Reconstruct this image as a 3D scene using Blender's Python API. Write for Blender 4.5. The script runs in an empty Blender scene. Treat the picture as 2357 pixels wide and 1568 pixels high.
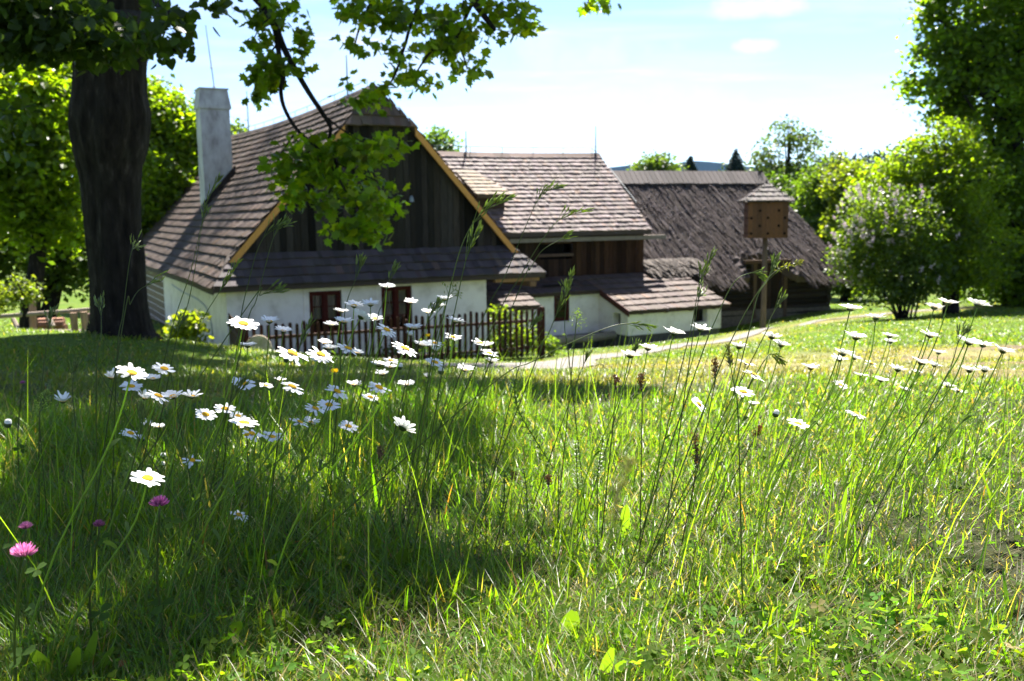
import bpy, math, random
import numpy as np
from mathutils import Vector, Matrix
rng = np.random.default_rng(7)
random.seed(7)
sc = bpy.context.scene
col = sc.collection
R = math.radians

# ---------------------------------------------------------------- camera model
F, CX, CY = 2167.7, 1178.5, 784.0            # focal length and centre in units of a 2357 wide frame
PITCH, ROLL = R(7.7315), R(0.671)
cp, sp, cr, sr = math.cos(PITCH), math.sin(PITCH), math.cos(ROLL), math.sin(ROLL)
def ray(xd, yd):
    """direction (with y component 1) of the view line through a point of the frame"""
    a, b = xd-CX, yd-CY
    u, v = a*cr-b*sr, a*sr+b*cr
    d = np.array([u, F*cp-v*sp*1.0, -F*sp-v*cp])
    d = np.array([u, F*cp - v*sp, -F*sp - v*cp])
    return d/d[1]
def W(xd, yd, Y):
    return ray(xd, yd)*Y
def project(P):
    P = np.asarray(P, float).reshape(-1, 3)
    fw = P[:, 1]*cp-P[:, 2]*sp; up = P[:, 1]*sp+P[:, 2]*cp
    fw = np.where(np.abs(fw) < 1e-6, 1e-6, fw)
    u = F*P[:, 0]/fw; v = -F*up/fw
    return np.stack([CX+u*cr+v*sr, CY-u*sr+v*cr, fw], 1)

SUN_AZ, SUN_EL = R(7), R(55.5)
SUN = np.array([math.sin(SUN_AZ)*math.cos(SUN_EL), math.cos(SUN_AZ)*math.cos(SUN_EL), math.sin(SUN_EL)])

# ---------------------------------------------------------------- helpers
def link(o, parent=None):
    col.objects.link(o)
    if parent is not None: o.parent = parent
    return o
def tag(o, label=None, cat=None, group=None, kind=None):
    if label: o['label'] = label
    if cat: o['category'] = cat
    if group: o['group'] = group
    if kind: o['kind'] = kind
    return o
def empty(name, loc, label=None, cat=None, group=None, rz=0.0):
    o = bpy.data.objects.new(name, None); o.location = [float(c) for c in loc]; o.rotation_euler = (0, 0, rz)
    o.empty_display_size = 0.1
    link(o); tag(o, label, cat, group)
    return o
def world_to(parent, V):
    """world points -> local of an unrotated or z-rotated parent empty"""
    if parent is None: return V
    root = parent
    off = np.zeros(3)
    while root is not None:
        off += np.array(root.location); root = root.parent
    return V-off
def mesh_arrays(name, V, faces, mat=None, colr=None, smooth=False):
    """faces: list of (M,k) int arrays"""
    me = bpy.data.meshes.new(name)
    V = np.asarray(V, np.float32)
    faces = [np.asarray(f, np.int32) for f in faces if len(f)]
    nl = sum(f.size for f in faces); nf = sum(len(f) for f in faces)
    me.vertices.add(len(V)); me.vertices.foreach_set('co', V.ravel())
    me.loops.add(nl); me.loops.foreach_set('vertex_index', np.concatenate([f.ravel() for f in faces]))
    me.polygons.add(nf)
    tot = np.concatenate([np.full(len(f), f.shape[1], np.int32) for f in faces])
    st = np.concatenate([[0], np.cumsum(tot)[:-1]]).astype(np.int32)
    me.polygons.foreach_set('loop_start', st)
    me.polygons.foreach_set('loop_total', tot)
    me.polygons.foreach_set('use_smooth', np.full(nf, bool(smooth)))
    if colr is not None:
        c = np.ones((len(V), 4), np.float32); c[:, :3] = colr
        at = me.color_attributes.new('Col', 'FLOAT_COLOR', 'POINT'); at.data.foreach_set('color', c.ravel())
    me.update(calc_edges=True)
    if mat is not None: me.materials.append(mat)
    return me
def put(name, me, parent=None):
    return link(bpy.data.objects.new(name, me), parent)

class MB:
    """collects polygons in world coordinates, builds one mesh object"""
    def __init__(s): s.v = []; s.f = {}; s.c = []; s.n = 0
    def add(s, V, faces, c=None):
        V = np.asarray(V, float).reshape(-1, 3)
        for f in faces: s.f.setdefault(len(f), []).append([i+s.n for i in f])
        s.v.append(V); s.c.append(np.tile(np.asarray(c if c is not None else (1, 1, 1), float), (len(V), 1)) if c is None or np.ndim(c) == 1 else np.asarray(c))
        s.n += len(V)
    def addarr(s, V, arrs, c):
        for a in arrs: s.f.setdefault(a.shape[1], []).append(np.asarray(a)+s.n)
        s.v.append(np.asarray(V)); s.c.append(np.asarray(c)); s.n += len(V)
    def quad(s, a, b, c_, d, c=None): s.add([a, b, c_, d], [(0, 1, 2, 3)], c)
    def hexa(s, P, c=None):
        """8 points: bottom 4 ccw, top 4 ccw"""
        s.add(P, [(3, 2, 1, 0), (4, 5, 6, 7), (0, 1, 5, 4), (1, 2, 6, 5), (2, 3, 7, 6), (3, 0, 4, 7)], c)
    def prism(s, poly, d, c=None):
        poly = np.asarray(poly, float); n = len(poly); d = np.asarray(d, float)
        P = np.vstack([poly, poly+d])
        s.add(P, [tuple(range(n))[::-1], tuple(range(n, 2*n))]+[(i, (i+1) % n, n+(i+1) % n, n+i) for i in range(n)], c)
    def tube(s, pts, rad, k=6, c=None, cap=True):
        pts = np.asarray(pts, float); n = len(pts)
        rad = np.broadcast_to(np.asarray(rad, float), (n,)) if np.ndim(rad) < 2 else rad
        T = np.gradient(pts, axis=0); T /= np.linalg.norm(T, axis=1)[:, None]+1e-12
        ref = np.array([0, 0, 1.0]) if abs(T[0, 2]) < .9 else np.array([1.0, 0, 0])
        V = []
        A = np.cross(T[0], ref); A /= np.linalg.norm(A)
        for i in range(n):
            A = A-T[i]*A.dot(T[i]); A /= np.linalg.norm(A)+1e-12
            B = np.cross(T[i], A)
            for j in range(k):
                t = 2*math.pi*j/k
                V.append(pts[i]+rad[i]*(A*math.cos(t)+B*math.sin(t)))
        fs = [(i*k+j, i*k+(j+1) % k, (i+1)*k+(j+1) % k, (i+1)*k+j) for i in range(n-1) for j in range(k)]
        if cap and k > 2: fs += [tuple(range(k))[::-1], tuple((n-1)*k+j for j in range(k))]
        if c is not None and np.ndim(c) == 2: c = np.repeat(np.asarray(c), k, axis=0)
        s.add(V, fs, c)
    def build(s, name, mat, parent=None, smooth=False):
        V = np.vstack(s.v); C = np.vstack(s.c)
        fs = [np.concatenate([np.atleast_2d(np.asarray(x, np.int32)) for x in l]) for l in s.f.values()]
        me = mesh_arrays(name, world_to(parent, V), fs, mat, C, smooth)
        return put(name, me, parent)

def nrm(v): v = np.asarray(v, float); return v/(np.linalg.norm(v, axis=-1, keepdims=True)+1e-12)

class Frame:
    def __init__(s, o, th):
        s.o = np.array(o, float); s.th = th
        s.U = np.array([math.cos(th), math.sin(th), 0]); s.V = np.array([-math.sin(th), math.cos(th), 0])
    def P(s, u, v, z):
        p = s.o+u*s.U+v*s.V; return np.array([p[0], p[1], z])
    def uz(s, v, xd, yd):
        d = ray(xd, yd); q = s.o+v*s.V
        t = q.dot(s.V)/d.dot(s.V); p = d*t
        return (p-s.o).dot(s.U), p[2]
    def vz(s, u, xd, yd):
        d = ray(xd, yd); q = s.o+u*s.U
        t = q.dot(s.U)/d.dot(s.U); p = d*t
        return (p-s.o).dot(s.V), p[2]
    def box(s, mb, u0, u1, v0, v1, z0, z1, c=None):
        mb.hexa([s.P(u0, v0, z0), s.P(u1, v0, z0), s.P(u1, v1, z0), s.P(u0, v1, z0), s.P(u0, v0, z1), s.P(u1, v0, z1), s.P(u1, v1, z1), s.P(u0, v1, z1)], c)

# ---------------------------------------------------------------- terrain
cps = []
for x in (-4, 0, 4):
    cps += [(x, -4, -.25), (x, 0, -.55), (x, 3, -.82)]
cps += [(0, 6.5, -1.13), (3.5, 6.5, -1.15), (-3.5, 6.5, -1.12)]
for xd, yd, Y in ((280, 772, 12), (50, 792, 19), (497, 800, 24.8), (1250, 826, 24.8), (640, 822, 21.5), (1300, 840, 21.5), (1445, 800, 33), (1660, 778, 34.5),
                  (800, 852, 9.5), (1000, 862, 9.5), (520, 837, 10), (620, 830, 15.5), (900, 838, 15.5), (1757, 757, 28.8), (1903, 713, 39.6), (2060, 718, 36), (2357, 704, 36), (2000, 684, 52), (2300, 760, 22), (2357, 840, 11), (300, 745, 34), (1750, 800, 17)):
    cps.append(tuple(W(xd, yd, Y)))
cps += [(-25, 30, -3.2), (-30, 60, -4.6), (0, 70, -5.2), (40, 60, -4.8), (45, 30, -3.2), (-25, 5, -.9), (25, 5, -.9), (0, 100, -6), (60, 100, -6), (-60, 100, -6)]
cps = np.array(cps)
def tps_phi(r2): return np.where(r2 > 1e-12, r2*np.log(np.maximum(r2, 1e-12)), 0)
_n = len(cps)
_K = tps_phi(((cps[:, None, :2]-cps[None, :, :2])**2).sum(-1))+np.eye(_n)*.6
_P = np.hstack([np.ones((_n, 1)), cps[:, :2]])
_w = np.linalg.solve(np.block([[_K, _P], [_P.T, np.zeros((3, 3))]]), np.concatenate([cps[:, 2], np.zeros(3)]))
def ground(x, y):
    x = np.asarray(x, float); y = np.asarray(y, float); sh = x.shape
    xf, yf = x.ravel(), y.ravel()
    xc, yc = np.clip(xf, -70, 70), np.clip(yf, -6, 100)
    z = np.empty(len(xf))
    for i in range(0, len(xf), 20000):
        s_ = slice(i, i+20000)
        r2 = (xc[s_, None]-cps[None, :, 0])**2+(yc[s_, None]-cps[None, :, 1])**2
        z[s_] = tps_phi(r2)@_w[:_n]+_w[_n]+_w[_n+1]*xc[s_]+_w[_n+2]*yc[s_]
    far = np.maximum(np.hypot(xf, yf-30)-75, 0)
    z = z*np.exp(-far/60)+(-6.5)*(1-np.exp(-far/60))
    return z.reshape(sh) if sh else float(z[0])
def gpt(xd, yd, y0=.7, y1=90):
    """where the view line meets the ground"""
    d = ray(xd, yd); Y = np.geomspace(y0, y1, 1500)
    g = ground(d[0]*Y, Y); k = np.argmax(d[2]*Y < g)
    return np.array([d[0]*Y[k], Y[k], g[k]])

# ---------------------------------------------------------------- materials
def mat_new(name):
    m = bpy.data.materials.new(name); m.use_nodes = True
    nt = m.node_tree; b = nt.nodes['Principled BSDF']
    return m, nt, b
def N(nt, t, **kw):
    n = nt.nodes.new(t)
    for k, v in kw.items():
        if k in n.inputs: n.inputs[k].default_value = v
        else: setattr(n, k, v)
    return n
def ramp(nt, fac, stops):
    r = nt.nodes.new('ShaderNodeValToRGB')
    e = r.color_ramp.elements
    while len(e) < len(stops): e.new(.5)
    for el, (p, c) in zip(e, stops): el.position = p; el.color = (*c, 1)
    nt.links.new(fac, r.inputs[0]); return r.outputs[0]
def noise(nt, scale, detail=4, coord=None, rough=.6, stretch=None):
    t = nt.nodes.new('ShaderNodeTexCoord')
    v = t.outputs['Object']
    if stretch:
        mp = nt.nodes.new('ShaderNodeMapping'); mp.inputs['Scale'].default_value = stretch; nt.links.new(v, mp.inputs['Vector']); v = mp.outputs['Vector']
    n = N(nt, 'ShaderNodeTexNoise', Scale=scale, Detail=detail, Roughness=rough); nt.links.new(v, n.inputs['Vector'])
    return n.outputs['Fac']
def mixc(nt, a, b, fac, mode='MIX'):
    m = nt.nodes.new('ShaderNodeMix'); m.data_type = 'RGBA'; m.blend_type = mode
    for s_, x in ((m.inputs['A'], a), (m.inputs['B'], b)):
        if isinstance(x, (tuple, list)): s_.default_value = (*x, 1)
        else: nt.links.new(x, s_)
    if isinstance(fac, (int, float)): m.inputs['Factor'].default_value = fac
    else: nt.links.new(fac, m.inputs['Factor'])
    return m.outputs['Result']
def bump(nt, b, h, strength=.3, dist=.02):
    n = N(nt, 'ShaderNodeBump', Strength=strength, Distance=dist); nt.links.new(h, n.inputs['Height']); nt.links.new(n.outputs[0], b.inputs['Normal'])
def vcol(nt): return N(nt, 'ShaderNodeAttribute', attribute_name='Col').outputs['Color']
def simple(name, c1, c2, scale=8, rough=.8, bs=.3, stretch=None, spec=.3):
    m, nt, b = mat_new(name)
    n = noise(nt, scale, 6, stretch=stretch)
    nt.links.new(mixc(nt, c1, c2, n), b.inputs['Base Color'])
    b.inputs['Roughness'].default_value = rough; b.inputs['Specular IOR Level'].default_value = spec
    bump(nt, b, n, bs, .03); return m
def tinted(name, scale=8, amp=.45, rough=.8, bs=.3, stretch=None, spec=.3, dist=.02):
    """base colour from the mesh colour, varied by noise"""
    m, nt, b = mat_new(name)
    n = noise(nt, scale, 6, stretch=stretch)
    f = ramp(nt, n, [(.25, (1-amp,)*3), (.75, (1+amp,)*3)])
    nt.links.new(mixc(nt, vcol(nt), f, 1.0, 'MULTIPLY'), b.inputs['Base Color'])
    b.inputs['Roughness'].default_value = rough; b.inputs['Specular IOR Level'].default_value = spec
    bump(nt, b, n, bs, dist); return m
def leafmat(name, trans=.5, tint=(1.5, 1.7, .55), rough=.45, spec=.4):
    m, nt, b = mat_new(name)
    c = vcol(nt); nt.links.new(c, b.inputs['Base Color'])
    b.inputs['Roughness'].default_value = rough; b.inputs['Specular IOR Level'].default_value = spec
    tr = nt.nodes.new('ShaderNodeBsdfTranslucent')
    nt.links.new(mixc(nt, c, tint, 1.0, 'MULTIPLY'), tr.inputs['Color'])
    mx = N(nt, 'ShaderNodeMixShader'); mx.inputs[0].default_value = trans
    nt.links.new(b.outputs[0], mx.inputs[1]); nt.links.new(tr.outputs[0], mx.inputs[2])
    nt.links.new(mx.outputs[0], nt.nodes['Material Output'].inputs['Surface']); return m

M = {}
M['shingle'] = tinted('shingle wood', 5, .35, .75, .06, (14, 14, 2), .18, .01)
M['dark_wood'] = tinted('dark weathered boards', 3, .5, .8, .4, (9, 9, .8), .1)
M['plank'] = tinted('new sawn boards', 6, .25, .65, .2, (6, 6, 1.2))
M['wood'] = tinted('weathered timber', 4, .4, .8, .5, (8, 8, 1), .2)
M['thatch'] = tinted('old thatch', 7, .5, .95, .3, (9, 9, 1.5), .1, .03)
M['red_paint'] = tinted('red brown paint', 12, .25, .75, .15, None, .12)
M['iron'] = tinted('grey iron', 20, .2, .5, .1, None, .5)
M['stone'] = tinted('rough stone', 9, .45, .9, .8, None, .2, .04)
m, nt, b = mat_new('lime plaster')
n1 = noise(nt, 2.2, 7); n2 = noise(nt, 30, 4)
nt.links.new(ramp(nt, n1, [(.28, (.54, .475, .44)), (.5, (.75, .675, .65)), (.75, (.80, .735, .715))]), b.inputs['Base Color'])
b.inputs['Roughness'].default_value = .9; bump(nt, b, n2, .25, .01); M['plaster'] = m
m, nt, b = mat_new('sooty plaster')
n1 = noise(nt, 1.6, 8, rough=.7, stretch=(1.6, 1.6, .7)); n2 = noise(nt, 25, 5)
nt.links.new(ramp(nt, n1, [(.3, (.20, .185, .19)), (.48, (.38, .37, .385)), (.7, (.52, .52, .54))]), b.inputs['Base Color'])
b.inputs['Roughness'].default_value = .92; bump(nt, b, n2, .4, .012); M['sooty'] = m
m, nt, b = mat_new('window glass')
tr_ = nt.nodes.new('ShaderNodeBsdfTransparent'); gl_ = N(nt, 'ShaderNodeBsdfGlossy', Roughness=.03); fr_ = N(nt, 'ShaderNodeFresnel', IOR=1.22); mx0 = nt.nodes.new('ShaderNodeMixShader')
nt.links.new(fr_.outputs[0], mx0.inputs[0]); nt.links.new(tr_.outputs[0], mx0.inputs[1]); nt.links.new(gl_.outputs[0], mx0.inputs[2]); nt.links.new(mx0.outputs[0], nt.nodes['Material Output'].inputs['Surface']); M['glass'] = m
m, nt, b = mat_new('curtain cloth')
b.inputs['Base Color'].default_value = (.16, .14, .11, 1); b.inputs['Roughness'].default_value = .9; M['curtain'] = m
m, nt, b = mat_new('bark')
n1 = noise(nt, 6, 8, rough=.7, stretch=(2.2, 2.2, .45)); n2 = noise(nt, 2.5, 4)
nt.links.new(mixc(nt, ramp(nt, n1, [(.35, (.008, .006, .005)), (.58, (.026, .021, .017)), (.74, (.085, .073, .062))]), (.04, .043, .03), ramp(nt, n2, [(.62, (0, 0, 0)), (.8, (.5, .5, .5))])), b.inputs['Base Color'])
b.inputs['Roughness'].default_value = .95; b.inputs['Specular IOR Level'].default_value = .15; bump(nt, b, n1, 1.0, .06); M['bark'] = m
M['leaf'] = leafmat('tree leaf', .6, (2.3, 2.35, .5), .42, .45)
M['spring_leaf'] = leafmat('young tree leaf', .66, (2.6, 2.95, .4), .4, .45)
M['weed'] = leafmat('weed leaf', .55, (2.3, 2.4, .45), .7, .08)
M['blade'] = leafmat('grass blade', .55, (2.45, 2.5, .42), .4, .45)
M['conifer'] = leafmat('conifer needles', .15, (1.2, 1.4, .8), .7, .15)
M['petal'] = leafmat('daisy petal', .22, (1, 1, 1), .6, .2)
M['disc'] = tinted('yellow florets', 60, .35, .7, .6, None, .2, .003)
M['green'] = leafmat('stem green', .5, (1.6, 1.7, .5), .45, .4)
SKY, EXPO, CLOUD, CLOUD_LOC, HAZE = .06, 2.17, 4.5, (3.1, 1.7, 0), .000032
# ---------------------------------------------------------------- ground and path
def vnoise(x, y, s, seed=0):
    """smooth value noise"""
    r_ = np.random.default_rng(seed).random((64, 64))
    X, Y = np.asarray(x)*s+17.3, np.asarray(y)*s+9.1
    i, j = np.floor(X).astype(int), np.floor(Y).astype(int); f, g = X-i, Y-j
    f, g = f*f*(3-2*f), g*g*(3-2*g)
    a = lambda p, q: r_[p % 64, q % 64]
    return (a(i, j)*(1-f)+a(i+1, j)*f)*(1-g)+(a(i, j+1)*(1-f)+a(i+1, j+1)*f)*g
path_px = [(1020, 868), (1130, 856), (1235, 845), (1330, 829), (1430, 818), (1560, 797), (1700, 778), (1850, 748), (1960, 731), (2080, 719), (2250, 708)]
path_pts = np.array([gpt(x, y, 12, 60) for x, y in path_px])
def path_dist(x, y):
    x = np.asarray(x); y = np.asarray(y); d = np.full(x.shape, 1e9)
    for a, b_ in zip(path_pts[:-1], path_pts[1:]):
        ab = (b_-a)[:2]; t = np.clip(((x-a[0])*ab[0]+(y-a[1])*ab[1])/ab.dot(ab), 0, 1)
        d = np.minimum(d, np.hypot(x-a[0]-t*ab[0], y-a[1]-t*ab[1]))
    return d
dry_spots = [(gpt(x, y, 5, 50), rx, ry) for x, y, rx, ry in ((1650, 845, 3.0, 2.6), (1850, 850, 2.6, 2.2), (1450, 848, 2.2, 1.6), (2260, 815, 3.2, 1.8), (2130, 860, 2.5, 1.5), (2330, 882, 1.2, .5), (2240, 885, .9, .3), (1560, 800, 2.5, .8))]
def dryness(x, y):
    """0 lush lawn .. 1 straw coloured lawn; places fixed on the ground"""
    d = np.zeros(np.shape(x))
    for p, rx, ry in dry_spots:
        d = np.maximum(d, np.exp(-(((x-p[0])/rx)**2+((y-p[1])/ry)**2)))
    d = np.clip(d*1.25+(vnoise(x, y, .9, 3)-.5)*.7, 0, 1)
    p = path_dist(x, y); return np.maximum(d, np.exp(-(np.maximum(p-.5, 0)/.5)**2)*.8)
bare_spots = [(gpt(x, y, 5, 50), rx, ry) for x, y, rx, ry in ((2300, 838, 1.3, .45), (2260, 886, .8, .22), (2130, 826, .7, .25), (2340, 800, 1.3, .5))]
def bareness(x, y):
    d = np.zeros(np.shape(x))
    for p, rx, ry in bare_spots: d = np.maximum(d, np.exp(-(((x-p[0])/rx)**2+((y-p[1])/ry)**2)))
    return np.clip(d*1.5-.2+(vnoise(x, y, 2.5, 8)-.5)*.8, 0, 1)*(d > .15)

gx = np.concatenate([-np.geomspace(4000, 41, 34), np.linspace(-40, -6, 69), np.linspace(-5.8, 5.8, 117), np.linspace(6, 40, 69), np.geomspace(41, 4000, 34)])
gy = np.concatenate([-np.geomspace(400, 9, 10), np.linspace(-8, -.6, 16), np.linspace(-.5, 9, 110), np.linspace(9.2, 60, 140), np.geomspace(61, 5000, 44)])
GX, GY = np.meshgrid(gx, gy); GZ = ground(GX, GY)
GZ = GZ+(vnoise(GX, GY, 1.7, 1)-.5)*.06*np.exp(-np.hypot(GX, GY)/60)
ny, nx = GX.shape
idx = np.arange(ny*nx).reshape(ny, nx)
Q = np.stack([idx[:-1, :-1], idx[:-1, 1:], idx[1:, 1:], idx[1:, :-1]], -1).reshape(-1, 4)
lush = np.array([.075, .125, .012]); straw = np.array([.19, .17, .075]); soil = np.array([.16, .11, .08])
dr = dryness(GX, GY)[..., None]; ba = bareness(GX, GY)[..., None]
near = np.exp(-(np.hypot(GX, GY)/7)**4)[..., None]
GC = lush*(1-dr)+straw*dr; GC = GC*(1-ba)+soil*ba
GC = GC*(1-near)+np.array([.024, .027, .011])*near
m, nt, b = mat_new('turf')
n1 = noise(nt, 14, 5); n2 = noise(nt, .35, 4)
f = ramp(nt, n1, [(.3, (.55, .6, .5)), (.55, (1, 1, 1)), (.75, (1.5, 1.35, 1.3))])
f2 = ramp(nt, n2, [(.35, (.75, .85, .8)), (.65, (1.2, 1.1, 1))])
nt.links.new(mixc(nt, mixc(nt, vcol(nt), f, 1.0, 'MULTIPLY'), f2, 1.0, 'MULTIPLY'), b.inputs['Base Color'])
b.inputs['Roughness'].default_value = .95; b.inputs['Specular IOR Level'].default_value = .1
bump(nt, b, n1, .8, .05); M['turf'] = m
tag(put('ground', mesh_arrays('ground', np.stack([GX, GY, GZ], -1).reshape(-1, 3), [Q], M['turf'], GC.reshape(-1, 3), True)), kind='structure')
# path sheet
def smooth_line(P, n):
    P = np.asarray(P, float); t = np.linspace(0, len(P)-1, n); out = []
    for x in t:
        i = min(int(x), len(P)-2); f = x-i
        p0, p1, p2, p3 = P[max(i-1, 0)], P[i], P[i+1], P[min(i+2, len(P)-1)]
        out.append(.5*((2*p1)+(-p0+p2)*f+(2*p0-5*p1+4*p2-p3)*f*f+(-p0+3*p1-3*p2+p3)*f**3))
    return np.array(out)
pl = smooth_line(path_pts, 160)
T = nrm(np.gradient(pl[:, :2], axis=0)); Nn = np.stack([-T[:, 1], T[:, 0]], 1)
ws = np.linspace(-1, 1, 9)
hw = .72+.25*(vnoise(np.arange(160), np.zeros(160), .15, 5)-.5)
PV = []
for i in range(160):
    for w in ws:
        q = pl[i, :2]+Nn[i]*w*hw[i]*(1-.62*min(max((i-62)/40, 0), 1))*(1+.12*math.sin(i*.9+w*3)); PV.append((q[0], q[1], 0))
PV = np.array(PV); PV[:, 2] = ground(PV[:, 0], PV[:, 1])+.02+(vnoise(PV[:, 0], PV[:, 1], 1.7, 1)-.5)*.04
ip = np.arange(160*9).reshape(160, 9)
PQ = np.stack([ip[:-1, :-1], ip[:-1, 1:], ip[1:, 1:], ip[1:, :-1]], -1).reshape(-1, 4)
m, nt, b = mat_new('gravel path')
n1 = noise(nt, 3, 6); n2 = noise(nt, 60, 3)
nt.links.new(mixc(nt, ramp(nt, n1, [(.35, (.13, .115, .10)), (.6, (.20, .18, .16))]), ramp(nt, n2, [(.3, (.6, .6, .6)), (.7, (1.25, 1.25, 1.25))]), 1.0, 'MULTIPLY'), b.inputs['Base Color'])
b.inputs['Roughness'].default_value = .95; bump(nt, b, n2, .7, .02); M['gravel'] = m
tag(put('path', mesh_arrays('path', PV, [PQ], M['gravel'], None, True)), kind='structure')

# ---------------------------------------------------------------- shingled slopes
def shingles(mb, O, A, B, amin, amax, L, expo=.24, wid=.16, th=.035, base=(.17, .125, .115), var=.35, warp=None, mossy=.0, seed=0):
    """courses of split shingles on the slope O + a*A + s*B (A along the eave, B up the slope)"""
    r_ = np.random.default_rng(seed+11)
    O, A, B = np.asarray(O, float), nrm(A), nrm(B); Nv = nrm(np.cross(A, B))
    if Nv[2] < 0: Nv = -Nv
    rows = max(1, int(round(L/expo))); e = L/rows
    V = []; C = []
    for k in range(rows):
        s0, s1 = k*e, min((k+1)*e+.02, L)
        lo, hi = min(amin(s0), amin(s1)), max(amax(s0), amax(s1))
        n = max(1, int((hi-lo)/wid)); ed = np.linspace(lo, hi, n+1)
        ed[1:-1] += r_.uniform(-.25, .25, n-1)*wid
        rowt = r_.uniform(.9, 1.1)
        for a0, a1 in zip(ed[:-1], ed[1:]):
            l0, l1 = max(a0, amin(s0)), min(a1, amax(s0)); u0, u1 = max(a0, amin(s1)), min(a1, amax(s1))
            if l1-l0 < .01 and u1-u0 < .01: continue
            l1 = max(l1, l0+.001) ; u1 = max(u1, u0+.001)
            t = th*r_.uniform(.7, 1.35); j = r_.uniform(-.02, .012) if k else r_.uniform(-.015, .01)
            p0 = O+A*l0+B*(s0+j); p1 = O+A*l1+B*(s0+j); q1 = O+A*u1+B*s1; q0 = O+A*u0+B*s1
            V += [p0, p1, p1+Nv*t, p0+Nv*t, q1+Nv*.006, q0+Nv*.006]
            c = np.array(base)*rowt*r_.uniform(1-var, 1+var)*np.array([1, r_.uniform(.94, 1.04), r_.uniform(.9, 1.06)])
            if r_.random() < .06: c = c*np.array([1.35, 1.15, .95])
            C += [c]*6
    V = np.array(V); C = np.array(C)
    if warp is not None: V = warp(V)
    i0 = np.arange(len(V)//6)[:, None]*6
    mb.addarr(V, [i0+np.array([[0, 1, 2, 3]]), i0+np.array([[3, 2, 4, 5]])], C)
def planks(mb, P0, P1, bot, top, wid=.2, th=.03, base=(.04, .032, .027), var=.5, out=None, seed=0, tips=False):
    """vertical boards along the line P0-P1 (xy), bot(t), top(t) give heights at t in metres"""
    r_ = np.random.default_rng(seed+5)
    P0, P1 = np.asarray(P0, float), np.asarray(P1, float); L = np.linalg.norm((P1-P0)[:2]); D = (P1-P0)/L; D[2] = 0
    Nv = np.array([D[1], -D[0], 0]) if out is None else np.asarray(out, float)
    n = max(1, int(L/wid)); ed = np.linspace(0, L, n+1); ed[1:-1] += r_.uniform(-.2, .2, n-1)*wid
    for a, b_ in zip(ed[:-1], ed[1:]):
        a2, b2 = a+.006, b_-.006; o = Nv*(th*r_.uniform(.6, 1.3))
        z0a, z0b, z1a, z1b = bot(a2), bot(b2), top(a2), top(b2)
        if max(z1a-z0a, z1b-z0b) < .02: continue
        A0, B0 = P0+D*a2, P0+D*b2
        f = lambda p, z: np.array([p[0], p[1], z])
        mb.hexa([f(A0+o, z0a), f(B0+o, z0b), f(B0, z0b), f(A0, z0a), f(A0+o, z1a), f(B0+o, z1b), f(B0, z1b), f(A0, z1a)], np.array(base)*r_.uniform(1-var, 1+var)*np.array([1, r_.uniform(.92, 1.02), r_.uniform(.85, 1.03)]))
SH = (.082, .061, .051)
# ---------------------------------------------------------------- the cottage with the boarded gable
S = 1.2
TH = R(28.072)
H = Frame((-6.347*S, 20*S, 0), TH)
ze, Wd, zr, vv, uv, uh, va, vb = -1.519*S, 8.178*S, 3.009*S, .583*S, .485*S, 3.22*S, .896*S, 16.894*S
hz = lambda u: ze+(zr-ze)*min(u, Wd-u)/(Wd/2)
cot = empty('cottage', H.P(0, 0, ground(*H.P(0, 0, 0)[:2])), 'whitewashed cottage with a dark boarded gable, steep shingle roof and white chimney', 'house')
def sag(V):
    V = V.copy(); v = (V-H.o)@H.V; t = np.clip((v-vv)/(vb-vv), 0, 1)
    hgt = np.clip((V[:, 2]-ze)/(zr-ze), 0, 1)
    V[:, 2] -= .16*np.sin(math.pi*t)*hgt
    eave = np.clip(1-hgt*4.5, 0, 1)
    V[:, 2] += .10*eave*np.clip(1-np.abs(t-.85)/.3, 0, 1)-.05*eave*np.exp(-(t/.06)**2)
    return V
rl = MB()
Lm = math.hypot(Wd/2, zr-ze); zz = (zr-ze)/Lm; hh = (Wd/2)/Lm
for side in (0, 1):
    if side == 0: O = H.P(0, 0, ze); B = H.U*hh+np.array([0, 0, zz])
    else: O = H.P(Wd, 0, ze); B = -H.U*hh+np.array([0, 0, zz])
    sv = Lm*uv/(Wd/2); shp = Lm*uh/(Wd/2)
    am = lambda s, sv=sv, shp=shp: (vv*s/sv if s < sv else (vv if s < shp else vv+(va-vv)*(s-shp)/(Lm-shp)))
    shingles(rl, O, H.V, B, am, lambda s: vb, Lm, .335, .11, .062, SH, .3, sag, seed=side)
# half hip at the top of the gable
O = H.P(Wd/2, vv-.06, hz(uh)-.02); B = nrm(H.P(Wd/2, va, zr)-O); Lh = np.linalg.norm(H.P(Wd/2, va, zr)-O); hw_ = Wd/2-uh+.03
shingles(rl, O, H.U, B, lambda s: -hw_*(1-s/Lh), lambda s: hw_*(1-s/Lh), Lh, .32, .16, .06, SH, .3, seed=3)
# the thickness of the main roof: solid panels below the courses
for side in (0, 1):
    f = (lambda u: u) if side == 0 else (lambda u: Wd-u)
    nv = 14
    for (ua, ub) in ((0.0, uv), (uv, uh), (uh, Wd/2)):
        for k in range(nv):
            def vs(u, t):
                a = vv*u/uv if u < uv else (vv if u <= uh else vv+(va-vv)*(u-uh)/(Wd/2-uh))
                return a+(vb-a)*t
            q = [H.P(f(u), vs(u, t), hz(u)-dz) for dz in (.14, .012) for (u, t) in ((ua, k/nv), (ub, k/nv), (ub, (k+1)/nv), (ua, (k+1)/nv))]
            rl.hexa(sag(np.array(q)), (.05, .036, .03))
roof = rl.build('roof', M['shingle'], cot)
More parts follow.
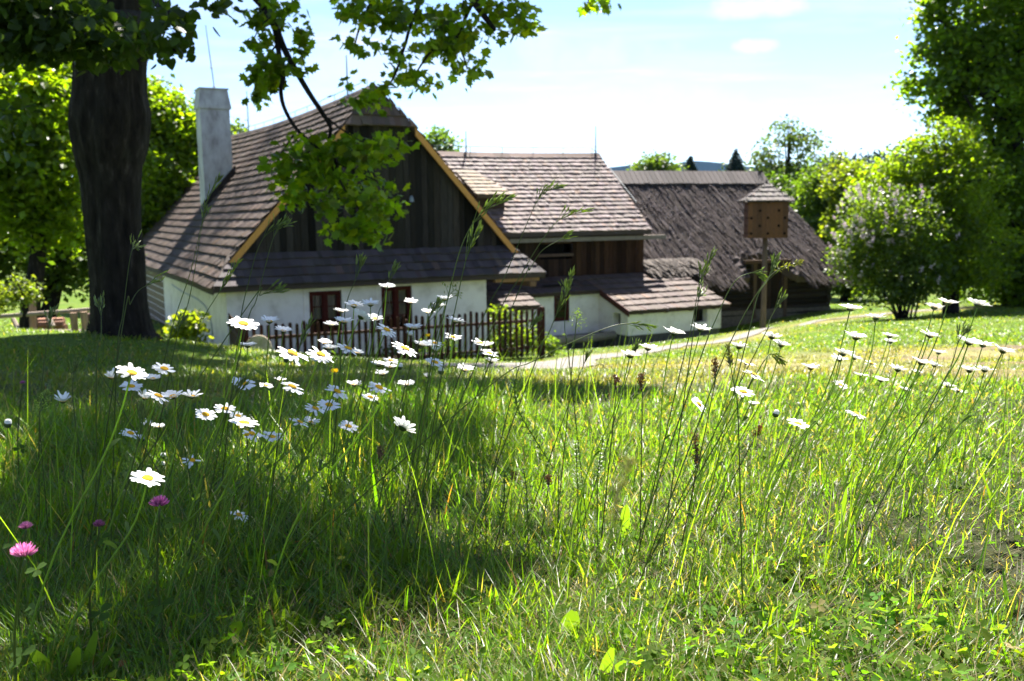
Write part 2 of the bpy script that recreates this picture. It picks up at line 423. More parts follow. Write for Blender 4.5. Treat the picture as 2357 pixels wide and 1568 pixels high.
# ridge boards
rb = MB()
rp = sag(np.array([H.P(Wd/2, va+(vb-va)*t, zr) for t in np.linspace(0, 1, 16)]))
for i in range(15):
    for sgn in (-1, 1):
        a, b_ = rp[i], rp[i+1]; d = sgn*H.U*.17*hh-np.array([0, 0, .17*zz]); u_ = np.array([0, 0, .06])
        rb.hexa([a+d, b_+d, b_, a, a+d+u_, b_+d+u_, b_+u_, a+u_], np.array(SH)*rng.uniform(.7, 1.1))
rb.build('ridge_cap', M['shingle'], roof)
# skirt roof in front of the gable
sk = MB()
ztop = hz(uv)+.02; Bs = nrm(np.array([*(H.V[:2]*(vv+.25)), ztop+.18-ze])); Ls = math.hypot(vv+.25, ztop+.18-ze)
sx = uv/vv
shingles(sk, H.P(0, 0, ze), H.U, Bs, lambda s: sx*s*(vv+.25)/Ls*.93, lambda s: Wd-sx*s*(vv+.25)/Ls*.93, Ls, .29, .16, .055, (.055, .045, .048), .28, seed=4)
sk.hexa([H.P(.02, .02, ze-.13), H.P(Wd-.02, .02, ze-.13), H.P(Wd-.7, vv+.3, ze-.13), H.P(.7, vv+.3, ze-.13), H.P(.02, .02, ze-.012), H.P(Wd-.02, .02, ze-.012), H.P(Wd-.6, vv+.24, ztop+.14), H.P(.6, vv+.24, ztop+.14)], (.05, .036, .03))
sk.build('skirt_roof', M['shingle'], cot)
# barge boards
for s_ in (0, 1):
    f = (lambda u: u) if s_ == 0 else (lambda u: Wd-u)
    mb = MB(); w_ = .25
    for a, b_ in (((uv*.95, uh)),):
        pts = [H.P(f(a), vv-.045, hz(a)-w_), H.P(f(b_), vv-.045, hz(b_)-w_), H.P(f(b_), vv-.045, hz(b_)-.015), H.P(f(a), vv-.045, hz(a)-.015)]
        mb.prism(pts, H.V*.04, (.46, .215, .055))
    mb.build('barge_board', M['plank'], cot)
# gable boards
gv = vv+.24
gb = MB()
gz0 = ztop-.05
planks(gb, H.P(0, gv, 0), H.P(Wd, gv, 0), lambda t: gz0, lambda t: min(hz(t)-.12, hz(uh)+.1), .2, .03, (.022, .019, .018), .8, -H.V, 2)
gb.prism([H.P(.5, gv+.01, gz0), H.P(Wd-.5, gv+.01, gz0), H.P(Wd-uh, gv+.01, hz(uh)), H.P(Wd/2, gv+.01, zr-.3), H.P(uh, gv+.01, hz(uh))], H.V*.1, (.02, .017, .015))
gable = gb.build('gable_wall', M['dark_wood'], cot)
mb = MB(); u_, z_ = H.uz(gv-.05, 944, 457)
mb.tube([H.P(u_, gv-.02, z_), H.P(u_, gv-.16, z_+.03)], [.03, .04], 8, (.12, .13, .15)); mb.tube([H.P(u_, gv-.16, z_-.10), H.P(u_, gv-.16, z_), H.P(u_, gv-.16, z_+.08)], [.07, .06, .02], 10, (.16, .19, .24))
mb.build('gable_lamp', M['iron'], cot)
# white walls
wv = .42; wu0 = .40
wu1 = H.uz(wv, 1119, 660)[0]
gzl = min(ground(*H.P(wu0, wv, 0)[:2]), ground(*H.P(wu1, wv, 0)[:2]), ground(*H.P(wu0, 16, 0)[:2]))-.5
wl = MB()
win = []
for xa, xb, yt, yb in ((711, 789, 672, 768), (877, 950, 661, 760)):
    ua, zt = H.uz(wv, xa, yt); ub, zb = H.uz(wv, xb, yb); win.append((ua, ub, zb, zt))
zt_w = ze-.06
def wall_holes(mb, P, u0, u1, z0, z1, holes, dep, c=None):
    """front wall face with reveals: P(u, d, z) with d into the wall"""
    us = sorted({u0, u1, *[h[0] for h in holes], *[h[1] for h in holes]}); zs = sorted({z0, z1, *[h[2] for h in holes], *[h[3] for h in holes]})
    for a, b_ in zip(us[:-1], us[1:]):
        for c0, c1 in zip(zs[:-1], zs[1:]):
            if any(h[0]-1e-6 <= a and b_ <= h[1]+1e-6 and h[2]-1e-6 <= c0 and c1 <= h[3]+1e-6 for h in holes): continue
            mb.quad(P(a, 0, c0), P(b_, 0, c0), P(b_, 0, c1), P(a, 0, c1), c)
    for h in holes:
        a, b_, c0, c1 = h[:4]
        mb.quad(P(a, 0, c0), P(a, 0, c1), P(a, dep, c1), P(a, dep, c0), c); mb.quad(P(b_, 0, c1), P(b_, 0, c0), P(b_, dep, c0), P(b_, dep, c1), c)
        mb.quad(P(a, 0, c1), P(b_, 0, c1), P(b_, dep, c1), P(a, dep, c1), c); mb.quad(P(b_, 0, c0), P(a, 0, c0), P(a, dep, c0), P(b_, dep, c0), c)
wall_holes(wl, lambda u, d, z: H.P(u, wv+d, z), wu0, wu1, gzl, zt_w, win, .2)
# raised plaster bands round the windows
v378 = H.vz(wu0, 379, 700)[0]
wl.quad(H.P(wu0, v378, gzl), H.P(wu0, wv, gzl), H.P(wu0, wv, zt_w), H.P(wu0, v378, zt_w))
wl.quad(H.P(wu1, wv, gzl), H.P(wu1, vb-.4, gzl), H.P(wu1, vb-.4, zt_w), H.P(wu1, wv, zt_w))
wl.quad(H.P(wu1, vb-.4, gzl), H.P(wu0+.1, vb-.4, gzl), H.P(wu0+.1, vb-.4, zt_w), H.P(wu1, vb-.4, zt_w))
wall = wl.build('wall', M['plaster'], cot)
for a, b_, c0, c1 in win:
    mb = MB(); e_ = .16
    for (u0, u1, z0, z1) in ((a-e_, a-.005, c0, c1+.13), (b_+.005, b_+e_, c0, c1+.13), (a-.005, b_+.005, c1+.005, c1+.13)): H.box(mb, u0, u1, wv-.018, wv-.002, z0, z1)
    mb.build('window_surround', M['plaster'], wall)
# ceiling board between wall head and roof
mb = MB(); H.box(mb, .12, Wd-.12, .12, vb-.3, ze-.06, ze-.02, (.10, .055, .03)); mb.build('soffit', M['wood'], cot)
mb = MB()
for v_ in (.2, 3.2, 6.2, 9.2): H.box(mb, Wd-1.6, Wd-.1, v_, v_+.18, ze-.24, ze-.07, (.30, .17, .09)) if v_ < .5 else H.box(mb, Wd-1.6, Wd-.2, v_, v_+.18, ze-.24, ze-.07, (.2, .12, .07))
H.box(mb, Wd-.5, Wd-.3, .05, 9, ze-.40, ze-.24, (.16, .09, .05)); mb.build('eave_beam', M['wood'], cot)
# log part of the left wall
for k in range(9):
    mb = MB(); z0 = zt_w-.26*(k+1)
    if z0 < gzl: break
    H.box(mb, wu0+.03, wu0+.28, v378+.02, vb-.4, z0+.05, z0+.26, np.array((.22, .16, .10))*rng.uniform(.7, 1.2)); mb.build('log', M['wood'], cot)
mb = MB(); H.box(mb, wu0+.06, wu0+.25, v378+.02, vb-.42, gzl, zt_w-.01); mb.build('log_chinking', M['plaster'], cot)
# windows
def window(fr, v, hole, parent, cs=2, curtain=True, mcol=(.06, .011, .008)):
    a, b_, c0, c1 = hole; w_ = .085
    mb = MB(); g = .004
    P_ = lambda u0, u1, v0, v1, z0, z1: fr.box(mb, u0, u1, v0, v1, z0, z1, mcol)
    P_(a+g, a+w_, v+.04, v+.12, c0+g, c1-g); P_(b_-w_, b_-g, v+.04, v+.12, c0+g, c1-g); P_(a+w_+.001, b_-w_-.001, v+.04, v+.12, c1-w_, c1-g); P_(a+w_+.001, b_-w_-.001, v+.04, v+.12, c0+g, c0+w_)
    mid = (a+b_)/2
    if cs == 2: P_(mid-.045, mid+.045, v+.035, v+.11, c0+w_+.002, c1-w_-.002)
    o = mb.build('window', M['red_paint'], parent)
    for (x0, x1) in (((a+w_, mid-.045), (mid+.045, b_-w_)) if cs == 2 else ((a+w_, b_-w_),)):
        sm = MB(); s_ = .035; z0, z1 = c0+w_+.002, c1-w_-.002; x0 += .002; x1 -= .002
        Q_ = lambda u0, u1, q0, q1: fr.box(sm, u0, u1, v+.06, v+.10, q0, q1, np.array(mcol)*1.1)
        Q_(x0, x0+s_, z0, z1); Q_(x1-s_, x1, z0, z1); Q_(x0+s_+.001, x1-s_-.001, z1-s_, z1); Q_(x0+s_+.001, x1-s_-.001, z0, z0+s_)
        for k in (1, 2):
            q = z0+(z1-z0)*k/3; Q_(x0+s_+.001, x1-s_-.001, q-.012, q+.012)
        sm.build('sash', M['red_paint'], o)
        gm = MB(); fr.box(gm, x0+s_*.5, x1-s_*.5, v+.075, v+.082, z0+.01, z1-.01); gm.build('glass_pane', M['glass'], o)
        if curtain:
            cm = MB(); n = 14; us = np.linspace(x0+.01, x1-.01, n); zz_ = z0+(z1-z0)*.3
            for i in range(n-1):
                f_ = lambda i_: v+.20+.02*math.sin(i_*2.1)
                cm.quad(fr.P(us[i], f_(i), zz_), fr.P(us[i+1], f_(i+1), zz_), fr.P(us[i+1], f_(i+1), z1), fr.P(us[i], f_(i), z1))
            cm.build('curtain', M['curtain'], o)
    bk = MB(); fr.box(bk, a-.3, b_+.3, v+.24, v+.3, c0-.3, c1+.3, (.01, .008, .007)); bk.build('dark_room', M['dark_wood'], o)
    return o
for h in win: window(H, wv, h, cot)
# cable pipe on the left wall
mb = MB(); pts = [H.P(wu0-.02, *H.vz(wu0-.02, x, y)) for x, y in ((395, 655), (420, 672), (455, 690), (476, 712), (486, 745), (489, 790))]
mb.tube(smooth_line(pts, 24), .018, 6, (.32, .34, .36)); mb.build('cable_pipe', M['iron'], cot)
# chimney
def on_left(xd, yd):
    """frame u, v where the view line meets the left roof slope"""
    d = ray(xd, yd); n = np.array([-H.U[0]*(zr-ze), -H.U[1]*(zr-ze), Wd/2]); p0 = H.P(0, 0, ze); t = n.dot(p0)/n.dot(d); p = d*t
    return (p-H.o).dot(H.U), (p-H.o).dot(H.V), p[2]
cu, cv, cz = on_left(473, 474)
cu1, cz1 = H.uz(cv, 536, 403)
_, ctop = H.uz(cv, 486, 248)
_, capt = H.uz(cv, 484, 205)
cd = .95
mb = MB(); ch_n = 14
ring = []
for k in range(ch_n):
    z = cz-.9+(ctop-(cz-.9))*k/(ch_n-1); j = rng.uniform(-.012, .012, 2)
    ring.append([H.P(cu+j[0], cv+j[1], z), H.P(cu1+j[1], cv+j[0], z), H.P(cu1+j[0], cv+cd, z), H.P(cu+j[1], cv+cd, z)])
for k in range(ch_n-1):
    for i in range(4): mb.quad(ring[k][i], ring[k][(i+1) % 4], ring[k+1][(i+1) % 4], ring[k+1][i])
mb.quad(*ring[-1])
chim = mb.build('chimney', M['sooty'], cot)
mb = MB(); m_ = .055
H.box(mb, cu-m_, cu1+m_, cv-m_, cv+cd+m_, ctop-.03, ctop+.10)
a, b_ = H.P, None
tp = .03
mb.hexa([H.P(cu-m_+.01, cv-m_+.01, ctop+.101), H.P(cu1+m_-.01, cv-m_+.01, ctop+.101), H.P(cu1+m_-.01, cv+cd+m_-.01, ctop+.101), H.P(cu-m_+.01, cv+cd+m_-.01, ctop+.101), H.P(cu+.03, cv+.03, capt), H.P(cu1-.03, cv+.03, capt), H.P(cu1-.03, cv+cd-.03, capt), H.P(cu+.03, cv+cd-.03, capt)])
H.box(mb, cu-.01, cu1+.01, cv-.01, cv+cd+.01, capt+.001, capt+.05)
mb.build('chimney_cap', M['sooty'], chim)
mb = MB()
hs = lambda u: ze+(zr-ze)*u/(Wd/2)
fl = .24
mb.prism([H.P(cu-.1, cv-.05, hs(cu-.1)-.05), H.P(cu1+.06, cv-.05, hs(cu1+.06)-.05), H.P(cu1+.06, cv-.05, hs(cu1+.06)+fl), H.P(cu-.1, cv-.05, hs(cu-.1)+fl-.02)], H.V*(-.12), (.035, .026, .023))
mb.prism([H.P(cu1+.02, cv-.05, hs(cu1+.02)), H.P(cu1+.1, cv-.05, hs(cu1+.1)), H.P(cu1+.1, cv-.05, hs(cu1+.1)+.2), H.P(cu1+.02, cv-.05, hs(cu1+.02)+.2)], H.V*(cd+.1), (.05, .035, .03))
mb.build('chimney_flashing', M['dark_wood'], chim)
# lightning rods and wire of the ridge
def rod(fr, base, top, parent, knobs=(.25,)):
    mb = MB(); base = np.array(base); top = np.array(top)
    mb.tube([base, base+(top-base)*.5, top], [.034, .026, .016], 6, (.32, .36, .42))
    for k in knobs:
        p = base+(top-base)*k; mb.tube([p-np.array([0, 0, .03]), p, p+np.array([0, 0, .03])], [.03, .07, .03], 8, (.2, .23, .27))
    return mb.build('lightning_rod', M['iron'], parent)
def ridge_at(xd, yd):
    u, z = None, None
    d = ray(xd, yd); q = H.o+H.U*(Wd/2); t = q.dot(H.U)/d.dot(H.U); p = d*t
    return (p-H.o).dot(H.V), p[2]
for xd, yb_, yt_, kn in ((572, 296, 207, (.12,)), (800, 210, 126, (.2,)),):
    v_, z_ = ridge_at(xd, yb_); z2 = ridge_at(xd, yt_)[1]; sg = sag(np.array([H.P(Wd/2, v_, zr)]))[0]
    rod(H, sg, H.P(Wd/2, v_, max(z2, sg[2]+.8)), roof, kn)
b0 = H.P(cu1-.15, cv+cd+.06, ctop-.9); t0 = W(493, 60, b0[1]); rod(H, b0, np.array([b0[0], b0[1], t0[2]])+H.U*(-.35), chim, (.45, .62))
mb = MB(); line = []
for k, t in enumerate(np.linspace(.03, .99, 13)):
    p = sag(np.array([H.P(Wd/2, va+(vb-va)*t, zr)]))[0]+np.array([0, 0, .06]); mb.tube([p, p+np.array([0, 0, .17])], .01, 5, (.3, .33, .36)); line.append(p+np.array([0, 0, .17]))
mb.tube(line, .011, 5, (.3, .33, .36)); mb.build('lightning_wire', M['iron'], roof)
# ---------------------------------------------------------------- the farmhouse behind, with its loft and lean-to roofs
q_ = 1.2*1.04
K = Frame((4.208*q_, 28.323*q_, 0), TH)
kze, kzr, kD, kL = -.566*q_, 1.806*q_, 2.827*q_, 11.0
kgz = ground(*K.P(-3, 0, 0)[:2])
farm = empty('farmhouse', K.P(-4, 0, kgz), 'farmhouse with sunlit shingle roof, dark timber loft and low white lower wall', 'house')
def ksag(V):
    V = V.copy(); u = (V-K.o)@K.U; h_ = np.clip((V[:, 2]-kze)/(kzr-kze), 0, 1.05)
    V[:, 2] -= .07*np.sin(math.pi*np.clip(-u/kL, 0, 1))*h_; return V
mb = MB(); LK = math.hypot(kD, kzr-kze); Bk = nrm(K.V*kD+np.array([0, 0, kzr-kze])); Bk2 = nrm(-K.V*kD+np.array([0, 0, kzr-kze]))
shingles(mb, K.P(0, 0, kze), K.U, Bk, lambda s: -kL, lambda s: 0, LK, .245, .12, .055, (.155, .12, .118), .3, ksag, seed=20)
shingles(mb, K.P(0, 2*kD, kze), K.U, Bk2, lambda s: -kL, lambda s: 0, LK, .3, .3, .05, (.082, .06, .058), .28, ksag, seed=21)
for s_ in (0, 1):
    f = (lambda v: v) if s_ == 0 else (lambda v: 2*kD-v)
    nn = 8
    for k in range(nn):
        a, b_ = -kL+kL*k/nn, -kL+kL*(k+1)/nn
        mb.hexa(ksag(np.array([K.P(a, f(0), kze-.14), K.P(b_, f(0), kze-.14), K.P(b_, f(kD), kzr-.15), K.P(a, f(kD), kzr-.15), K.P(a, f(0), kze-.012), K.P(b_, f(0), kze-.012), K.P(b_, f(kD), kzr-.012), K.P(a, f(kD), kzr-.012)])), (.06, .045, .04))
kroof = mb.build('roof', M['shingle'], farm)
mb = MB()
for k in range(16):
    a, b_ = -kL*k/16, -kL*(k+1)/16
    for sg in (-1, 1):
        d = sg*K.V*.2-np.array([0, 0, .17]); u_ = np.array([0, 0, .06]); z = np.array([0, 0, .02])
        P4 = [K.P(a, kD, kzr)+d, K.P(b_, kD, kzr)+d, K.P(b_, kD, kzr)+z, K.P(a, kD, kzr)+z]
        mb.hexa(ksag(np.array(P4+[p+u_ for p in P4])), np.array((.15, .10, .085))*rng.uniform(.75, 1.25))
mb.build('ridge_cap', M['shingle'], kroof)
mb = MB(); line = []
for k in range(9):
    p = ksag(np.array([K.P(-.35-kL*.98*k/8, kD, kzr+.08)]))[0]; mb.tube([p, p+np.array([0, 0, .2])], .012, 5, (.3, .33, .36)); line.append(p+np.array([0, 0, .2]))
end = [K.P(.05, kD*.9, kzr-.3), K.P(.06, kD*.3, kzr-1.9)]
mb.tube(end[::-1]+line, .011, 5, (.3, .33, .36)); mb.build('lightning_wire', M['iron'], kroof)
for xd, yt_ in ((1371, 290), (1073, 302)):
    u_, z_ = K.uz(kD, xd, 357); z2 = K.uz(kD, xd, yt_)[1]; rod(K, K.P(u_, kD, kzr), K.P(u_, kD, z2), kroof, (.14, .28) if xd > 1200 else (.2,))
# loft wall of dark boards
lv = .55
lu1 = K.uz(lv, 1480, 600)[0]
_, pent_z = K.uz(lv, 1440, 633)
mb = MB()
hole = (K.uz(lv, 1240, 560)[0], K.uz(lv, 1316, 560)[0], K.uz(lv, 1270, 597)[1], K.uz(lv, 1270, 562)[1])
bt = lambda t: pent_z-.25
tt = lambda t: kze+.28
planks(mb, K.P(hole[1], lv, 0), K.P(lu1, lv, 0), bt, tt, .19, .03, (.036, .018, .011), .6, -K.V, 31)
planks(mb, K.P(-kL+.3, lv, 0), K.P(hole[0], lv, 0), bt, tt, .19, .03, (.03, .018, .013), .6, -K.V, 32)
planks(mb, K.P(hole[0], lv, 0), K.P(hole[1], lv, 0), bt, lambda t: hole[2], .19, .03, (.032, .018, .013), .6, -K.V, 33)
planks(mb, K.P(hole[0], lv, 0), K.P(hole[1], lv, 0), lambda t: hole[3], tt, .19, .03, (.06, .034, .024), .45, -K.V, 34)
K.box(mb, -kL+.3, hole[0], lv+.01, lv+.1, pent_z-.3, kze+.25, (.03, .02, .017)); K.box(mb, hole[1], lu1, lv+.01, lv+.1, pent_z-.3, kze+.25, (.03, .02, .017))
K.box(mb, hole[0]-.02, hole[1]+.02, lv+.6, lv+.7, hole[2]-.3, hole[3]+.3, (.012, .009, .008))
# gable end walls of boards (right side)
planks(mb, K.P(lu1, lv, 0), K.P(lu1, 2*kD-lv, 0), lambda t: kgz-.3, lambda t: kze+(kzr-kze)*min(t+lv, 2*kD-lv-t+.0)/kD-.1, .2, .03, (.05, .035, .028), .45, K.U, 35)
loft = mb.build('loft_wall', M['dark_wood'], farm)
mb = MB(); zc = (hole[2]+hole[3])/2
K.box(mb, hole[0]-.05, hole[1]+.05, lv-.05, lv-.031, zc-.18, zc-.08, (.09, .055, .04)); mb.build('hatch_rail', M['wood'], loft)
mb = MB(); K.box(mb, -kL+.3, lu1+.75, .12, .26, kze-.34, kze-.19, (.20, .17, .15)); mb.build('gutter_beam', M['wood'], farm)
mb = MB(); K.box(mb, lu1-.02, lu1+.9, lv-.1, lv+.02, kze-.30, kze-.19, (.3, .25, .21)); mb.build('beam_end', M['wood'], farm)
# shed dormer at the left
mb = MB()
du0, dz0 = K.uz(-.15+1.1, 1100, 458); du1, _ = K.uz(.95, 1160, 462)
dO = K.P(du0-.25, .55, dz0+.12); tb = K.P(du0-.25, 2.35, dz0+1.05)
shingles(mb, dO, K.U, tb-dO, lambda s: 0, lambda s: du1-du0+.45-.35*s, np.linalg.norm(tb-dO), .28, .15, .04, (.15, .115, .085), .25, seed=23)
mb.hexa([K.P(du0-.2, .57, dz0+.02), K.P(du1+.15, .57, dz0+.02), K.P(du1-.4, 2.3, dz0+.9), K.P(du0-.2, 2.3, dz0+.9), K.P(du0-.2, .57, dz0+.11), K.P(du1+.15, .57, dz0+.11), K.P(du1-.4, 2.3, dz0+1.02), K.P(du0-.2, 2.3, dz0+1.02)], (.08, .05, .035))
K.box(mb, du0-.1, du1+.02, .95, 1.8, dz0-.9, dz0+.04, (.05, .03, .02))
mb.build('dormer', M['shingle'], kroof)
# pent roof over the white lower wall, and the projecting lean-to at the right
pv = -.62                                   # plane of the white lower wall
au, az = K.uz(pv, 1378, 664)                # inner corner under the eave
best = min(np.linspace(-.8, -4.5, 200), key=lambda v: abs(K.uz(v, 1446, 712)[0]-au)); av = best
_, aez = K.uz(av, 1446, 714)
au1 = K.uz(av, 1660, 700)[0]
slope = (az-aez)/(pv-av)
zpl = lambda v: az+slope*(v-pv)             # height of the lean-to roof plane
pent_top = zpl(lv)
mb = MB(); ov = .16; B_ = nrm(K.V+np.array([0, 0, slope])); k_ = math.hypot(1, slope)
shingles(mb, K.P(0, av-ov, zpl(av-ov)), K.U, B_, lambda s: au-.08, lambda s: au1+.32, (lv-av+ov)*k_, .5, .15, .055, (.085, .062, .055), .2, seed=24)
lo = lambda s: -kL+.4
shingles(mb, K.P(0, pv-.22, zpl(pv-.22)), K.U, B_, lo, lambda s: au-.08, (lv-pv+.22)*k_, .5, .15, .045, (.06, .043, .04), .28, seed=25)
def slab(mb, u0, u1, v0, v1, t, c):
    mb.hexa([K.P(u0, v0, zpl(v0)-t), K.P(u1, v0, zpl(v0)-t), K.P(u1, v1, zpl(v1)-t), K.P(u0, v1, zpl(v1)-t), K.P(u0, v0, zpl(v0)-.012), K.P(u1, v0, zpl(v0)-.012), K.P(u1, v1, zpl(v1)-.012), K.P(u0, v1, zpl(v1)-.012)], c)
slab(mb, au-.06, au1+.30, av-ov+.02, lv, .10, (.05, .032, .026)); slab(mb, -kL+.4, au-.065, pv-.2, lv, .10, (.05, .032, .026))
pent = mb.build('pent_roof', M['shingle'], farm)
mb = MB(); mb.prism([K.P(au-.10, av-ov-.01, zpl(av-ov)-.16), K.P(au-.10, pv-.2, zpl(pv-.2)-.16), K.P(au-.10, pv-.2, zpl(pv-.2)+.05), K.P(au-.10, av-ov-.01, zpl(av-ov)+.05)], K.U*.03, (.07, .025, .02)); mb.build('barge_board', M['red_paint'], pent)
for t in (.12, .38, .64, .9):
    mb = MB(); u_ = au+(au1-au)*t; K.box(mb, u_-.05, u_+.05, av-.13, av+.0, zpl(av)-.17, zpl(av)-.115, (.07, .04, .03)); mb.build('rafter_end', M['wood'], pent)
bz = K.uz(av, 1446, 773)[1]; bz1 = K.uz(av, 1655, 756)[1]
gz_ = kgz-.8
hA = [(K.uz(av, 1597, 725)[0], K.uz(av, 1628, 725)[0], K.uz(av, 1610, 742)[1], K.uz(av, 1610, 708)[1])]
bw = MB(); bzm = (bz+bz1)/2
wall_holes(bw, lambda u, d, z: K.P(u, av+d, z), au, au1, bzm, zpl(av)-.1, hA, .25)
v0h, z0h = K.vz(au, 1411, 748); v1h, z1h = K.vz(au, 1428, 722)
hB = [(v1h, v0h, z0h, z1h)]
# side wall of the lean-to (faces left), sloping top
sv_ = sorted([v1h, v0h])
for (a, b_) in ((av, sv_[0]), (sv_[1], pv)): bw.quad(K.P(au, b_, bzm), K.P(au, a, bzm), K.P(au, a, zpl(a)-.1), K.P(au, b_, zpl(b_)-.1))
bw.quad(K.P(au, sv_[1], bzm), K.P(au, sv_[0], bzm), K.P(au, sv_[0], z0h), K.P(au, sv_[1], z0h)); bw.quad(K.P(au, sv_[1], z1h), K.P(au, sv_[0], z1h), K.P(au, sv_[0], zpl(sv_[0])-.1), K.P(au, sv_[1], zpl(sv_[1])-.1))
for v_ in sv_: bw.quad(K.P(au, v_, z0h), K.P(au+.25, v_, z0h), K.P(au+.25, v_, z1h), K.P(au, v_, z1h))
bw.quad(K.P(au, sv_[0], z1h), K.P(au+.25, sv_[0], z1h), K.P(au+.25, sv_[1], z1h), K.P(au, sv_[1], z1h)); bw.quad(K.P(au, sv_[0], z0h), K.P(au, sv_[1], z0h), K.P(au+.25, sv_[1], z0h), K.P(au+.25, sv_[0], z0h))
bw.quad(K.P(au1, av, bzm), K.P(au1, lv, bzm), K.P(au1, lv, zpl(lv)-.1), K.P(au1, av, zpl(av)-.1))
hD = [(K.uz(pv, 1275, 700)[0], K.uz(pv, 1311, 700)[0], K.uz(pv, 1290, 740)[1], K.uz(pv, 1290, 676)[1])]
_, bzw = K.uz(pv, 1300, 771)
wall_holes(bw, lambda u, d, z: K.P(u, pv+d, z), -kL+.5, au, bzw, zpl(pv)-.1, hD, .22)
kwall = bw.build('lower_wall', M['plaster'], farm)
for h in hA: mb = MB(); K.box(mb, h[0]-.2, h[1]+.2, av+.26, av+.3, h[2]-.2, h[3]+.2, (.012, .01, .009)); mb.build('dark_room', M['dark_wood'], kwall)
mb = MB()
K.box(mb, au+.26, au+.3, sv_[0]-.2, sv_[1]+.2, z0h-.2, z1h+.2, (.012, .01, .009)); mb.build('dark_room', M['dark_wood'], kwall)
for h in hA:
    mb = MB(); K.box(mb, h[0]+.003, h[0]+.05, av+.12, av+.16, h[2]+.003, h[3]-.003, (.05, .03, .02)); K.box(mb, (h[0]+h[1])/2-.015, (h[0]+h[1])/2+.015, av+.14, av+.16, h[2]+.003, h[3]-.003, (.05, .03, .02)); mb.build('window', M['red_paint'], kwall)
window(K, pv, hD[0], farm, 1, False, (.055, .012, .009))
mb = MB()
K.box(mb, au+.02, au1-.02, av+.03, lv, gz_, bzm, (.08, .075, .07)); K.box(mb, -kL+.5, au+.01, pv+.04, lv, gz_, bzw, (.08, .075, .07)); mb.build('foundation', M['stone'], farm)
# entrance lean-to beside the cottage
pu0, pz0 = K.uz(-1.9, 1130, 712); pu1, pz1 = K.uz(-1.9, 1232, 712)
zq = K.uz(lv-.9, 1165, 640)[1]
mb = MB(); p0 = K.P(pu0-1.2, -2.0, pz0+.02); tp = K.P(pu0-1.2, pv-.15, zpl(pv-.15)+.16)
shingles(mb, p0, K.U, tp-p0, lambda s: 0, lambda s: pu1-pu0+1.35, np.linalg.norm(tp-p0), .5, .15, .055, (.085, .062, .055), .2, seed=26)
a_, b_ = pu0-1.15, pu1+.12
mb.hexa([K.P(a_, -1.98, pz0-.1), K.P(b_, -1.98, pz0-.1), K.P(b_, pv-.15, zpl(pv-.15)+.04), K.P(a_, pv-.15, zpl(pv-.15)+.04), K.P(a_, -1.98, pz0), K.P(b_, -1.98, pz0), K.P(b_, pv-.15, zpl(pv-.15)+.14), K.P(a_, pv-.15, zpl(pv-.15)+.14)], (.05, .032, .026))
mb.build('porch_roof', M['shingle'], farm)
mb = MB(); K.box(mb, a_+.2, b_-.22, -1.8, pv-.01, gz_, pz0-.11); mb.build('porch_wall', M['plaster'], farm)

# ---------------------------------------------------------------- thatched barn
BT = R(19)
bp = W(1903, 713, 39.6); Bf = Frame((bp[0], bp[1], 0), BT)        # right front wall corner
bgz = bp[2]
barn = empty('thatched_barn', (*bp[:2], bgz), 'low log barn with a steep dark thatched roof', 'barn')
v_r = 4.0
_, brz = Bf.uz(v_r, 1740, 404)
ru1 = Bf.uz(v_r, 1750, 404)[0]; bl = -15.0
_, bez = Bf.uz(-.55, 1870, 634)
eu1 = .75; ev = -.62
def thatch_pt(u, s, side=0):
    return None
# thatch as a thick skin: front, right hip end and back, with rolling unevenness
th_n = 90
def thatch(mb, quadf, nu, ns, thick, Nn_, seed):
    r_ = np.random.default_rng(seed)
    V = np.zeros((ns+1, nu+1, 3)); off = r_.normal(0, 1, (ns+1, nu+1))
    for j in range(ns+1):
        for i in range(nu+1):
            V[j, i] = quadf(i/nu, j/ns)+Nn_*(thick+.035*off[j, i])
    return V
front = lambda t, s: (1-s)*Bf.P(bl+(eu1-bl)*t, ev, bez)+s*Bf.P(bl+(ru1-bl)*t, v_r, brz)
hipf = lambda t, s: (1-s)*Bf.P(eu1, ev+(2*v_r-2*ev)*t, bez)+s*Bf.P(ru1, v_r, brz)
backf = lambda t, s: (1-s)*Bf.P(eu1+(bl-eu1)*t, 2*v_r-ev, bez)+s*Bf.P(ru1+(bl-ru1)*t, v_r, brz)
mb = MB(); base_t = np.array((.066, .055, .055))
nf = nrm(np.cross(Bf.U, nrm(Bf.V*(v_r-ev)+np.array([0, 0, brz-bez])))); nf = nf if nf[2] > 0 else -nf
ndir = nrm(np.array([*Bf.U[:2], .6])); nb = nrm(np.array([-nf[0], -nf[1], nf[2]]))
du0_, du1_ = Bf.uz(ev, 1728, 592)[0], Bf.uz(ev, 1832, 592)[0]; dz_ = Bf.uz(ev, 1780, 590)[1]
sdoor = (dz_-bez)/(brz-bez)
